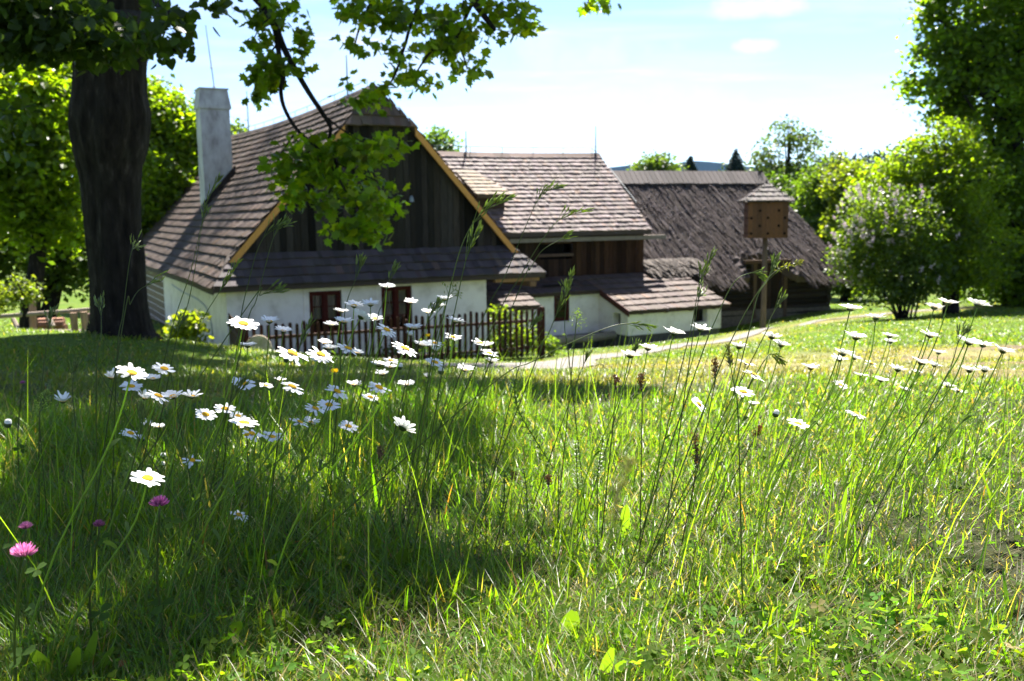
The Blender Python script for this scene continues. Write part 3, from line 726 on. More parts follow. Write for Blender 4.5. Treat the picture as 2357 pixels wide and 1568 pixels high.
for fn, nv_, nu, sd in ((front, nf, 150, 1), (hipf, ndir, 60, 2), (backf, nb, 40, 3)):
    ns = 46
    V = thatch(mb, fn, nu, ns, 0, nv_, sd); 
    if sd == 1:
        # the eave is cut higher over the barn door
        for i in range(nu+1):
            u = bl+(eu1-bl)*i/nu
            k = np.clip((u-du0_)/.25, 0, 1)*np.clip((du1_-u)/.25, 0, 1); lift = sdoor*k*1.0
            for j in range(ns+1):
                s = j/ns; s2 = max(s, lift+(s*.02)); V[j, i] += fn(i/nu, s2)-fn(i/nu, s)
    cc = base_t*(1+.35*np.random.default_rng(sd).normal(0, 1, ((ns+1), (nu+1), 1)).clip(-1.5, 2))
    ii = np.arange((ns+1)*(nu+1)).reshape(ns+1, nu+1)
    mb.addarr(V.reshape(-1, 3), [np.stack([ii[:-1, :-1], ii[:-1, 1:], ii[1:, 1:], ii[1:, :-1]], -1).reshape(-1, 4)], cc.reshape(-1, 3))
    # thick cut edge at the eave
    Eb = V[0]-np.array([0, 0, .26])+(-nv_*np.array([1, 1, 0]))*.22
    Ev = np.vstack([V[0], Eb]); n_ = nu+1; a_ = np.arange(nu)
    mb.addarr(Ev, [np.stack([a_, a_+n_, a_+n_+1, a_+1], 1)], np.tile((.09, .07, .055), (2*n_, 1)))
    # reed bundles standing proud of the slope
    r_ = np.random.default_rng(sd+40)
    nr = 11000 if sd == 1 else (3000 if sd == 2 else 0)
    for _ in range(nr):
        t, s = r_.random(), r_.random()**1.2*.96
        if sd == 1 and du0_-.35 < bl+(eu1-bl)*t < du1_+.35 and s < sdoor+.07: continue
        i, j = min(int(t*nu), nu-1), min(int(s*ns), ns-1)
        p = V[j, i]+(V[j, i+1]-V[j, i])*(t*nu-i)
        up = nrm(V[min(j+6, ns), i]-V[j, i]); sdv = nrm(np.cross(up, nv_)); l = r_.uniform(.5, 1.5); w = r_.uniform(.012, .04); o = nv_*r_.uniform(.006, .028)
        c = base_t*r_.uniform(.6, 1.4)*np.array([1, r_.uniform(.93, 1), r_.uniform(.85, 1.02)])
        dn = p-up*l*.5; tp_ = p+up*l*.5; sk_ = sdv*r_.uniform(-.05, .05)*l
        mb.add([dn-sdv*w/2+o*1.25+sk_, dn+sdv*w/2+o*1.25+sk_, tp_+sdv*w*.4, tp_-sdv*w*.4, dn+sk_], [(0, 1, 2, 3), (0, 4, 1)], c)
troof = mb.build('thatch_roof', M['thatch'], barn)
mb = MB(); cap = Bf.P(0, v_r, brz)
capL = (402, 0)
for k in range(60):
    a, b_ = bl+(ru1+.12-bl)*k/60, bl+(ru1+.12-bl)*(k+1)/60-.015
    for sg in (-1, 1):
        w2 = .82; d = sg*(Bf.V*(v_r-ev)-np.array([0, 0, -(bez-brz)])*1.0*sg*sg) if False else None
        dv = nrm(sg*Bf.V*(v_r-ev)+np.array([0, 0, bez-brz]))*w2*rng.uniform(.97, 1.03); o = np.array([0, 0, .14]); t_ = np.array([0, 0, .05])
        P4 = [Bf.P(a, v_r, brz)+dv+o, Bf.P(b_, v_r, brz)+dv+o, Bf.P(b_, v_r, brz)+o, Bf.P(a, v_r, brz)+o]
        mb.hexa(np.array(P4+[p+t_ for p in P4]), np.array((.085, .07, .068))*rng.uniform(.75, 1.2))
mb.build('ridge_cap', M['shingle'], troof)
nl = max(4, int((bez+.9-bgz+.2)/.24)+1)
dU0, dU1 = Bf.uz(0, 1738, 680)[0], Bf.uz(0, 1800, 680)[0]
mb = MB()
for k in range(nl+6):
    z = bgz-.15+k*.235
    if z > bez+.02: break
    for (a, b_) in ((bl, dU0-.05), (dU1+.05, .12+rng.uniform(-.06, .1))):
        c = np.array((.024, .017, .013))*rng.uniform(.6, 1.5)
        zt = z+.215
        if zt > bez+.35 and b_ > dU1: continue
        mb.tube([Bf.P(a, .02, z+.11), Bf.P((a+b_)/2, 0, z+.11), Bf.P(b_, .02, z+.11)], .125, 8, c)
    mb.tube([Bf.P(-.02, -.12+rng.uniform(-.06, .06), z+.20), Bf.P(-.02, 8, z+.20)], .12, 8, np.array((.024, .017, .013))*rng.uniform(.6, 1.5))
Bf.box(mb, bl, dU0-.05, .06, .12, bgz-.4, bez+.3, (.02, .015, .012)); Bf.box(mb, dU1+.05, -.1, .06, .12, bgz-.4, bez+.25, (.02, .015, .012))
mb.build('log_wall', M['wood'], barn)
mb = MB(); planks(mb, Bf.P(dU0, .15, 0), Bf.P(dU1, .15, 0), lambda t: bgz-.2, lambda t: bez+.45, .2, .03, (.03, .021, .016), .4, -Bf.V, 60)
bdoor = mb.build('barn_door', M['dark_wood'], barn)
mb = MB(); Bf.box(mb, dU0-.16, dU0-.01, -.12, .1, bgz-.2, bez+.7, (.09, .06, .04)); Bf.box(mb, dU1+.01, dU1+.16, -.12, .1, bgz-.2, bez+.7, (.09, .06, .04)); mb.build('door_post', M['wood'], barn)
mb = MB(); Bf.box(mb, du0_-.05, du1_+.05, -.3, -.18, dz_-.30, dz_-.16, (.07, .04, .025)); mb.build('eave_beam', M['wood'], barn)
mb = MB(); Bf.box(mb, bl, .1, -.1, .4, bgz-.6, bgz+.16, (.13, .11, .095)); mb.build('foundation', M['stone'], barn)
# fold of thatch lying on the lean-to roof
mb = MB(); r_ = np.random.default_rng(5)
fu0, fz0 = K.uz(.35, 1488, 628); fu1, _ = K.uz(.35, 1622, 632)
for _ in range(700):
    u = r_.uniform(fu0, fu1); t = r_.random(); v = .15+1.1*t; z = zpl(v)+.05+.30*math.sin(math.pi*min(t*.7+.12, 1))*r_.uniform(.5, 1)
    d = nrm(-K.V+K.U*r_.normal(.05, .25)+np.array([0, 0, -.35-.2*r_.random()])); l = r_.uniform(.25, .6); sd_ = nrm(np.cross(d, [0, 0, 1]))*r_.uniform(.03, .07); p = K.P(u, v, z)
    mb.add([p-sd_, p+sd_, p+d*l+sd_*.6, p+d*l-sd_*.6], [(0, 1, 2, 3)], np.array((.10, .086, .078))*r_.uniform(.5, 1.5))
mb.build('thatch_apron', M['thatch'], barn)

# ---------------------------------------------------------------- dovecote on its post
dY = 28.8; dp = gpt(1756, 757, 15, 45); dY = dp[1]
D = Frame((dp[0], dp[1], 0), R(-8))
dove = empty('dovecote', dp, 'brown wooden dovecote with round holes and shingled cap on a tall post', 'birdhouse')
hz_ = lambda y: W(1756, y, dY)[2]
bw_ = (1797-1712)/2/F*dY/1.0
mb = MB(); mb.tube([D.P(0, 0, dp[2]-.2), D.P(0, 0, dp[2]+.2), D.P(.01, 0, (dp[2]+hz_(547))/2), D.P(0, 0, hz_(540))], [.135, .12, .098, .09], 12, (.17, .12, .09)); mb.build('post', M['wood'], dove, True)
z0, z1 = hz_(547), hz_(462)
mb = MB(); hol = []
for cx_, rows in ((-.86, (663, 752)), (-.42, (620, 708)), (0, (570, 662, 752)), (.55, (620, 708)), (.86, (663, 752))):
    for ry in rows: hol.append((cx_*bw_, hz_((400+ry*.6379)/1.6397)))
sides = ((D.U, -D.V), (D.V, D.U), (-D.U, D.V), (-D.V, -D.U))
for si, (a, o) in enumerate(sides):
    n = 9; ed = np.linspace(-bw_, bw_, n+1)
    for k in range(n):
        c = np.array((.12, .052, .02))*rng.uniform(.7, 1.25); p = lambda t, z, d: D.P(0, 0, 0)*np.array([1, 1, 0])+a*t+o*(bw_+d)+np.array([0, 0, z])
        t0, t1 = ed[k]+.004, ed[k+1]-.004; th_ = .02*rng.uniform(.5, 1.2)
        mb.hexa([p(t0, z0, th_), p(t1, z0, th_), p(t1, z0, 0), p(t0, z0, 0), p(t0, z1, th_), p(t1, z1, th_), p(t1, z1, 0), p(t0, z1, 0)], c)
D.box(mb, -bw_+.01, bw_-.01, -bw_+.01, bw_-.01, z0+.01, z1-.01, (.05, .03, .02))
dbox = mb.build('box', M['plank'], dove)
for si, (a, o) in enumerate(sides[:2]+sides[3:]):
    for (t, z) in hol:
        mb = MB(); c_ = D.P(0, 0, 0)*np.array([1, 1, 0])+a*t+o*(bw_+.003)+np.array([0, 0, z])
        mb.tube([c_-o*.02, c_+o*.026], .05, 12, (.006, .005, .004)); mb.tube([c_+o*.022, c_+o*.031], [.056, .056], 12, (.10, .05, .025)) if False else None
        mb.build('entry_hole', M['dark_wood'], dbox)
mb = MB(); rw = (1811-1700)/2/F*dY; zt = hz_(421); zm = z1-.02
for a, o in sides:
    O = D.P(0, 0, 0)*np.array([1, 1, 0])+o*rw+np.array([0, 0, zm]); B = D.P(0, 0, zt)-O; L_ = np.linalg.norm(B)
    shingles(mb, O, a, B, lambda s: -rw*(1-s/L_), lambda s: rw*(1-s/L_), L_, .26, .09, .04, (.105, .09, .088), .25, seed=70+int(abs(a[0])*9))
    mb.quad(O-a*rw-np.array([0, 0, .03]), O+a*rw-np.array([0, 0, .03]), D.P(0, 0, zt-.05), D.P(0, 0, zt-.05)+np.array([.001, 0, 0]), (.06, .045, .04))
D.box(mb, -rw+.02, rw-.02, -rw+.02, rw-.02, zm-.05, zm-.032, (.08, .05, .03))
dr_ = mb.build('cap_roof', M['shingle'], dove)
mb = MB(); mb.tube([D.P(0, 0, zt-.1), D.P(0, 0, zt+.03), D.P(0, 0, zt+.14)], [.05, .04, .012], 8, (.05, .04, .035)); mb.build('finial', M['wood'], dr_)

# ---------------------------------------------------------------- garden fence, board fence, stones, logs
fR = gpt(1250, 824, 15, 40)
Fe = Frame(fR, R(29.5))
fz = lambda u: ground(*Fe.P(u, 0, 0)[:2])
fu_l = Fe.uz(0, 566, 760)[0]
zt_r = Fe.uz(0, 1240, 710)[1]; zt_l = Fe.uz(0, 610, 746)[1]
ztf = lambda u: zt_l+(zt_r-zt_l)*(u-Fe.uz(0, 610, 746)[0])/(0-Fe.uz(0, 610, 746)[0])
fen = empty('picket_fence', fR, 'dark red brown picket fence with rounded tops in front of the cottage', 'fence')
npk = 48
for k in range(npk):
    u = fu_l+(0-fu_l)*k/(npk-1); zt = ztf(u)+rng.uniform(-.035, .035); w = rng.uniform(.033, .042); zb = max(fz(u)+.08, zt-1.45)
    mb = MB(); ln = rng.uniform(-.012, .012)
    pr = [(-w, zb), (w, zb), (w+ln, zt-.04), (w*.5+ln, zt-.005), (ln, zt), (-w*.5+ln, zt-.005), (-w+ln, zt-.04)]
    mb.prism([Fe.P(u+a, -.05, z) for a, z in pr], Fe.V*.026, np.array((.034, .012, .008))*rng.uniform(.7, 1.3)); mb.build('picket', M['red_paint'], fen)
for dz in (.36, 1.08):
    mb = MB(); zl, zr_ = ztf(fu_l)-dz, ztf(0)-dz
    mb.hexa([Fe.P(fu_l, -.022, zl), Fe.P(.02, -.022, zr_), Fe.P(.02, .04, zr_), Fe.P(fu_l, .04, zl), Fe.P(fu_l, -.022, zl+.075), Fe.P(.02, -.022, zr_+.075), Fe.P(.02, .04, zr_+.075), Fe.P(fu_l, .04, zl+.075)], (.08, .045, .035)); mb.build('rail', M['wood'], fen)
for u in (.03, fu_l*.5, fu_l-.05):
    mb = MB(); e = .055 if u > 0 else .04
    Fe.box(mb, u-e, u+e, .042, .042+2*e, fz(u)-.2, ztf(u)+(.03 if u > 0 else -.1), (.07, .032, .024)); mb.build('post', M['red_paint'], fen)
# board gate from the fence's near end towards the cottage corner
g0 = Fe.P(fu_l-.12, 0, 0); g1 = H.P(wu0-.05, wv-.4, 0)
gate = empty('board_fence', (*g0[:2], ground(*g0[:2])), 'short dark solid board fence joining the picket fence to the cottage corner', 'fence')
mb = MB(); Lg = np.linalg.norm((g1-g0)[:2]); za = ztf(fu_l)-.02; zb_ = W(495, 722, g1[1])[2]
planks(mb, g0, g1, lambda t: min(ground(*g0[:2]), ground(*g1[:2]))-.1, lambda t: za+(zb_-za)*t/Lg, .17, .025, (.05, .028, .02), .4, None, 80); mb.build('board', M['dark_wood'], gate)
mb = MB(); dd = (g1-g0)/Lg; dd[2] = 0
mb.tube([g0+dd*.05+np.array([0, 0, za-.3]), g1-dd*.05+np.array([0, 0, zb_-.3])], .04, 6, (.05, .03, .022)); mb.build('rail', M['wood'], gate)
# millstone leaning on the fence
ms = W(596, 802, Fe.P(fu_l+.6, 0, 0)[1]-.35)
mr = 30/F*ms[1]
mb = MB(); ax = nrm(np.array([.18, -1, .28])); c0 = ms+np.array([0, 0, 0.0])
n = 40; aU = nrm(np.cross(ax, [0, 0, 1])); aV = np.cross(aU, ax)
mb.tube([c0-ax*.11, c0-ax*.09, c0+ax*.09, c0+ax*.11, c0+ax*.112], [mr*.95, mr, mr, mr*.95, .1], n, (.34, .28, .21)); 
tag(mb.build('millstone', M['stone'], None), 'round old millstone leaning against the left end of the picket fence', 'millstone')
# log bench or trough by the farmhouse wall
lb0, lb1 = K.P(K.uz(pv-1.0, 1262, 790)[0], pv-1.0, 0), K.P(K.uz(pv-1.0, 1440, 790)[0], pv-1.0, 0)
zg = ground(*lb0[:2]); ben = empty('log_bench', (*lb0[:2], zg), 'grey split log bench lying along the white farmhouse wall', 'bench')
zz_ = W(1350, 784, lb0[1])[2]
mb = MB(); mb.tube([np.array([*lb0[:2], zz_]), np.array([*((lb0+lb1)/2)[:2], zz_-.02]), np.array([*lb1[:2], zz_+.03])], [.14, .15, .14], 10, (.20, .165, .14)); mb.build('log', M['wood'], ben)
for t in (.12, .5, .88):
    p = lb0+(lb1-lb0)*t; mb = MB(); mb.tube([np.array([*p[:2], zg-.5]), np.array([*p[:2], zz_-.12])], .12, 8, (.12, .10, .085)); mb.build('leg', M['wood'], ben)
# rustic rail fence and log stack far left
rY = 19
Rf = empty('rail_fence', W(60, 785, rY), 'weathered grey pole fence of rough split rails below the trees', 'fence')
def pole(mb, pts, r, c): mb.tube([W(*p) for p in pts], r, 7, c)
for pts, r in (([(-60, 733, 18.5), (90, 722, 19), (215, 712, 19.5)], .045), ([(-60, 772, 18.5), (60, 765, 19), (200, 763, 19.3)], .05), ([(200, 765, 19), (333, 757, 19.8)], .05)):
    mb = MB(); pole(mb, pts, r, (.24, .19, .155)); mb.build('rail', M['wood'], Rf)
for pts in ([(30, 735, 18.9), (55, 785, 18.6)], [(110, 728, 18.9), (122, 752, 18.8)], [(-30, 730, 18.6), (-15, 785, 18.5)]):
    mb = MB(); pole(mb, pts, .05, (.26, .21, .17)); mb.build('brace', M['wood'], Rf)
for x, yt, yb in ((76, 655, 790), (196, 718, 785), (172, 720, 785)):
    mb = MB(); pole(mb, [(x-3, yt, 19.2), (x+2, yb, 19.2)], .07, (.26, .17, .12)); mb.build('post', M['wood'], Rf)
def stack(name, label, x0, x1, y0, y1, Y, rows, c):
    o = empty(name, W((x0+x1)/2, y1, Y), label, 'log pile')
    for k in range(rows):
        y = y1-(y1-y0)*k/max(rows-1, 1)
        mb = MB(); mb.tube([W(x0+rng.uniform(-4, 4), y, Y+rng.uniform(-.1, .1)), W(x1+rng.uniform(-4, 4), y-2, Y+rng.uniform(-.1, .1))], .09, 7, np.array(c)*rng.uniform(.6, 1.3)); mb.build('log', M['wood'], o)
stack('log_pile', 'small stack of red brown logs behind the pole fence, left one', 92, 150, 742, 772, 19.9, 5, (.22, .11, .07))
stack('log_pile', 'darker longer stack of logs behind the pole fence, beside the big trunk', 200, 290, 730, 756, 20.8, 4, (.13, .08, .06))
# ---------------------------------------------------------------- leaves and trees
def fan(pts):
    """leaf outline (2D, y towards the tip) -> verts with a raised rim and triangles round a centre"""
    P = np.array(pts, float); c = np.array([[0, .35, 0]]); V = np.hstack([P, (.10*np.abs(P[:, :1]))]); V = np.vstack([c, V]); n = len(P)
    return V, np.array([(0, 1+i, 1+(i+1) % n) for i in range(n)])
LEAF2 = (np.array([(0, 0, 0), (.36, .42, .09), (0, 1, 0), (-.36, .42, .09)], float), np.array([(0, 1, 2), (0, 2, 3)]))
MAPLE = fan([(0, 0), (.18, .04), (.42, -.04), (.34, .16), (.62, .34), (.42, .42), (.52, .66), (.26, .60), (.14, .70), (0, 1.0), (-.14, .70), (-.26, .60), (-.52, .66), (-.42, .42), (-.62, .34), (-.34, .16), (-.42, -.04), (-.18, .04)])
LINDEN = fan([(0, .06), (.22, 0), (.42, .18), (.42, .45), (.26, .72), (0, 1.0), (-.26, .72), (-.42, .45), (-.42, .18), (-.22, 0)])
def rand_frames(n, up_bias, r_, hang=0.0):
    nv = r_.normal(0, 1, (n, 3)); nv[:, 2] = np.abs(nv[:, 2])*.6+up_bias; nv = nrm(nv)
    t = r_.normal(0, 1, (n, 3)); t[:, 2] -= hang; t -= nv*(t*nv).sum(1)[:, None]; t = nrm(t)
    b_ = np.cross(t, nv); return b_, t, nv
def leaves(tmpl, pos, size, colr, r_, up=.7, hang=0.0):
    V0, F0 = tmpl; n = len(pos); b_, t, nv = rand_frames(n, up, r_, hang); s = np.broadcast_to(size, (n,))[:, None, None]
    V = pos[:, None, :]+s*(V0[None, :, 0:1]*b_[:, None]+V0[None, :, 1:2]*t[:, None]+V0[None, :, 2:3]*nv[:, None])
    k = len(V0); Fc = (np.arange(n)*k)[:, None, None]+F0[None]
    return V.reshape(-1, 3), Fc.reshape(-1, F0.shape[1]), np.repeat(colr, k, axis=0)
def leafcol(n, r_, base, var=.25, yellow=.15):
    c = np.array(base)*r_.uniform(1-var, 1+var, (n, 1)); y = r_.random((n, 1))**3*yellow*3
    return c*np.hstack([1+y*1.2, 1+y*.5, 1-y*.3])
def clusters(lobes, ncl, per, spread, r_, shell=.55, flat=.6):
    """leaf positions: clusters near the outside of a set of ellipsoids (centre, radii)"""
    vol = np.array([a[1][0]*a[1][1]*a[1][2] for a in lobes])**(2/3); pick = r_.choice(len(lobes), ncl, p=vol/vol.sum())
    C = np.array([a[0] for a in lobes])[pick]; Rr = np.array([a[1] for a in lobes])[pick]
    d = nrm(r_.normal(0, 1, (ncl, 3))); rr = (shell*.7+(1-shell*.7)*r_.random((ncl, 1))**.6)*(1+.12*r_.normal(0, 1, (ncl, 1)))
    c = C+d*Rr*rr
    P = np.repeat(c, per, axis=0)+r_.normal(0, 1, (ncl*per, 3))*spread*np.array([1, 1, flat])
    return P, np.repeat(np.arange(ncl), per)
def build_leaves(name, tmpl, P, size, colr, parent, r_, up=.7, hang=.2, mat='leaf'):
    V, Fc, C = leaves(tmpl, P, size, colr, r_, up, hang)
    return put(name, mesh_arrays(name, world_to(parent, V), [Fc], M[mat], C), parent)
def tree(name, label, base, lobes, ncl, per, spread, leaf, colr, seed, cat='tree', group=None, mat='leaf', trunk_r=.2, shell=.5, limbs=9, tmpl=LEAF2, up=.6, hang=.3, trunkcol=None, crown='crown'):
    r_ = np.random.default_rng(seed); ncl = int(ncl*.72)
    o = empty(name, base, label, cat, group)
    P, cl = clusters(lobes, ncl, per, spread, r_, shell)
    keep = P[:, 2] > base[2]+.15; P, cl = P[keep], cl[keep]
    cc = r_.uniform(.72, 1.25, (ncl, 1)); C = leafcol(len(P), r_, colr, .22)*cc[cl]
    build_leaves(crown, tmpl, P, leaf*r_.uniform(.7, 1.3, len(P)), C, o, r_, up, hang, mat)
    mb = MB(); b0 = np.array(base, float); top = np.array(max(lobes, key=lambda a: a[0][2])[0], float)
    n = 8; line = np.array([b0+(top-b0)*t+np.array([r_.normal(0, .08), r_.normal(0, .08), 0])*t for t in np.linspace(0, 1, n)]); line[0, 2] -= .3
    mb.tube(line, trunk_r*np.linspace(1.25, .25, n), 8)
    for k in range(limbs):
        lb = lobes[k % len(lobes)]; i = r_.integers(2, n-2); s0 = line[i]; e0 = np.array(lb[0])+nrm(r_.normal(0, 1, 3))*np.array(lb[1])*.75
        md = (s0+e0)/2+np.array([0, 0, .12*np.linalg.norm(e0-s0)]); mb.tube([s0, md, e0], [trunk_r*.45, trunk_r*.28, trunk_r*.08], 6)
    mb.build('trunk', M['bark'], o, True)
    return o
def E(xd, yd, Y, rx, ry=None, dep=None):
    """an ellipsoid lobe: where it stands and its radii in metres from its size in the frame"""
    k = Y/F; ry = rx if ry is None else ry
    return (W(xd, yd, Y), (rx*k, (dep if dep else (rx+ry)/2)*k, ry*k))
G_LIME = (.085, .125, .010); G_MID = (.06, .095, .012); G_DARK = (.035, .06, .014)
# the great linden trunk at the left
lb = W(280, 772, 12); lb[2] = ground(lb[0], lb[1])
lin = empty('linden_tree', lb, 'massive dark linden trunk at the left with drooping shaded leaves', 'tree')
prof = [(785, 205, 362), (765, 214, 348), (720, 217, 340), (650, 215, 334), (590, 210, 331), (520, 204, 321), (450, 198, 319), (390, 190, 321), (340, 178, 330), (285, 172, 336), (255, 174, 336), (215, 178, 328), (160, 180, 325), (125, 180, 332), (95, 180, 335), (60, 180, 328), (0, 180, 325), (-90, 174, 322), (-250, 180, 312), (-450, 188, 300), (-800, 200, 285)]
k_ = 84; VV = []; r_ = np.random.default_rng(3)
prof_i = []
pa = np.array(prof, float); ts = np.linspace(0, len(pa)-1, 110)
for t in ts:
    i = min(int(t), len(pa)-2); f = t-i; prof_i.append(pa[i]*(1-f)+pa[i+1]*f)
for j, (y, xl, xr) in enumerate(prof_i):
    c = W((xl+xr)/2, y, 12.0); rad = (xr-xl)/2/F*12*1.0
    if y > 770: c[2] = max(c[2], -9)
    for i in range(k_):
        a = 2*math.pi*i/k_; bmp = 1+.05*math.sin(5*a+y*.004)+.03*math.sin(11*a+1.3+y*.01)+.035*(abs(math.sin(14*a+2.5*math.sin(y*.012+3*a)))-.6)+.02*(abs(math.sin(23*a-y*.02+2*math.sin(y*.05)))-.6)+r_.normal(0, .004)
        if y > 700: bmp += .20*max(0, math.sin(4*a+.5))**2*((y-700)/85)**2
        VV.append(c+np.array([math.cos(a), math.sin(a), 0])*rad*(bmp if abs(math.cos(a)) < .97 else 1+(bmp-1)*.4))
VV = np.array(VV)
nj = len(prof_i); ii = np.arange(nj*k_).reshape(nj, k_)
Fq = np.stack([ii[:-1], np.roll(ii[:-1], -1, 1), np.roll(ii[1:], -1, 1), ii[1:]], -1).reshape(-1, 4)
put('trunk', mesh_arrays('trunk', world_to(lin, VV), [Fq], M['bark'], None, True), lin)
def region_leaves(regs, Y0, Y1, r_, n_cl, per, spread):
    """leaf sprays hung in space: regs are (x, y, rx, ry, weight) seen from the meadow, each given its own distance"""
    wts = np.array([g[4] for g in regs], float); out = []
    for g in [regs[i] for i in r_.choice(len(regs), n_cl, p=wts/wts.sum())]:
        a = r_.uniform(0, 2*math.pi); q = math.sqrt(r_.random()); Y = r_.uniform(Y0, Y1)
        c = W(g[0]+g[2]*q*math.cos(a), g[1]+g[3]*q*math.sin(a), Y)
        out.append(c+r_.normal(0, 1, (per, 3))*spread*np.array([1, 1, .55]))
    return np.vstack(out)
r_ = np.random.default_rng(12)
P = region_leaves([(70, 10, 110, 40, 4), (40, 60, 80, 35, 2), (200, 70, 80, 40, 3), (240, 105, 65, 32, 2.2), (10, 110, 40, 40, .9), (120, 100, 60, 25, 1.0), (20, 330, 25, 40, .25), (30, 240, 25, 30, .2)], 5.8, 7.4, r_, 270, 13, .085)
P2 = region_leaves([(370, 22, 28, 22, 2), (395, 48, 18, 18, 1.2), (415, 60, 8, 8, .4), (362, 103, 30, 12, 2), (395, 110, 18, 14, 1.4), (500, 2, 22, 5, .8), (530, 12, 10, 6, .5), (345, 8, 14, 12, 1)], 6.0, 7.2, r_, 34, 9, .075)
P = np.vstack([P, P2])
C = leafcol(len(P), r_, (.03, .055, .012), .3, .1)
build_leaves('low_leaves', LINDEN, P, .072*r_.uniform(.7, 1.25, len(P)), C, lin, r_, .35, .8)
mb = MB()
for pts in ([(172, 60, 11.6), (110, 20, 9.5), (60, 60, 7.5), (20, 110, 6.5)], [(330, 40, 11.7), (250, 40, 9.5), (215, 90, 7.4), (235, 130, 6.6)], [(330, 95, 11.7), (345, 92, 9), (365, 100, 7.0), (405, 118, 6.6)], [(332, -10, 11.6), (350, -8, 9), (375, 18, 7), (412, 62, 6.6)]):
    mb.tube(smooth_line([W(*p) for p in pts], 14), np.linspace(.09, .008, 14), 6)
mb.build('low_branch', M['bark'], lin, True)

top_c = W(250, -620, 12)
lob = [(np.array([-4.6, 11.2, 6.6]), (2.6, 2.4, 1.5)), (np.array([-6.6, 9.4, 6.2]), (2.2, 2.2, 1.3)), (np.array([-5.0, 12.0, 9.5]), (3.2, 3.0, 2.2)), (np.array([-7.2, 12.5, 6.0]), (2.0, 2.0, 1.5)), (np.array([-2.6, 11.2, 6.9]), (1.6, 1.6, 1.0))]
P, cl = clusters(lob, 480, 16, .22, r_, .4)
pj = project(P); vis = (pj[:, 2] > 0) & (pj[:, 0] > -20) & (pj[:, 0] < 2400) & (pj[:, 1] > -25); P = P[~vis]
build_leaves('crown', LINDEN, P, .14*r_.uniform(.7, 1.3, len(P)), leafcol(len(P), r_, (.05, .085, .014), .25), lin, r_, .8, .3)
# trees behind, left
L = []
for lab, bx, lobes, ncl, per, sp_, lf, colr, sd in (
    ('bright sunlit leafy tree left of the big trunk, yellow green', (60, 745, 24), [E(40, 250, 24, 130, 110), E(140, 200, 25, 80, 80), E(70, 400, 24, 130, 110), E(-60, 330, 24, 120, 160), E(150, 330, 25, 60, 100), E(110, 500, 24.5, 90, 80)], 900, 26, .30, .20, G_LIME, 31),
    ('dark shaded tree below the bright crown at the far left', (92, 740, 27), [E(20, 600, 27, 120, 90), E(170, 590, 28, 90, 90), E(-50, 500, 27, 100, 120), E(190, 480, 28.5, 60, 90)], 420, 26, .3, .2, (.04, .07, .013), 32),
    ('leafy lime green tree between the big trunk and the white chimney', (400, 640, 44), [E(385, 300, 44, 75, 80), E(350, 250, 44, 45, 60), E(430, 340, 45, 60, 70), E(370, 430, 43, 85, 90), E(330, 520, 43, 60, 80), E(450, 420, 46, 60, 80), E(300, 380, 44, 50, 90)], 1100, 26, .36, .27, G_LIME, 33),
    ('small tree top peeping over the cottage roof beside the chimney', (545, 560, 55), [E(540, 305, 55, 16, 24), E(548, 360, 55, 30, 50)], 60, 24, .4, .3, G_MID, 34),
    ('blue green tree top rising between the gable roof and the farmhouse ridge', (1010, 520, 60), [E(1008, 318, 60, 24, 26), E(1020, 345, 60, 32, 30), E(995, 360, 60, 40, 40), E(1010, 420, 60, 60, 60)], 200, 24, .35, .26, (.055, .10, .035), 35),
    ('round green tree standing behind the barn ridge', (1515, 470, 75), [E(1515, 378, 75, 34, 22), E(1497, 392, 75, 35, 22), E(1542, 398, 75, 28, 16), E(1520, 366, 75, 20, 12), E(1515, 440, 75, 50, 40)], 210, 22, .38, .28, (.05, .085, .022), 36)):
    b0 = W(*bx); b0[2] = min(ground(b0[0], b0[1]), b0[2])
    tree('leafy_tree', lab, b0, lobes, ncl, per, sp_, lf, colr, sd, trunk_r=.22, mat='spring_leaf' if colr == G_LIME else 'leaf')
# sapling at the far left
b0 = W(50, 750, 17.5); b0[2] = ground(b0[0], b0[1])
tree('sapling', 'sunlit pale green sapling above the pole fence at the far left edge', b0, [E(35, 680, 17.5, 40, 28), E(5, 690, 17.5, 38, 25), E(70, 672, 17.5, 22, 20), E(50, 650, 17.5, 25, 18)], 110, 13, .10, .085, (.09, .125, .03), 38, trunk_r=.035, limbs=5)
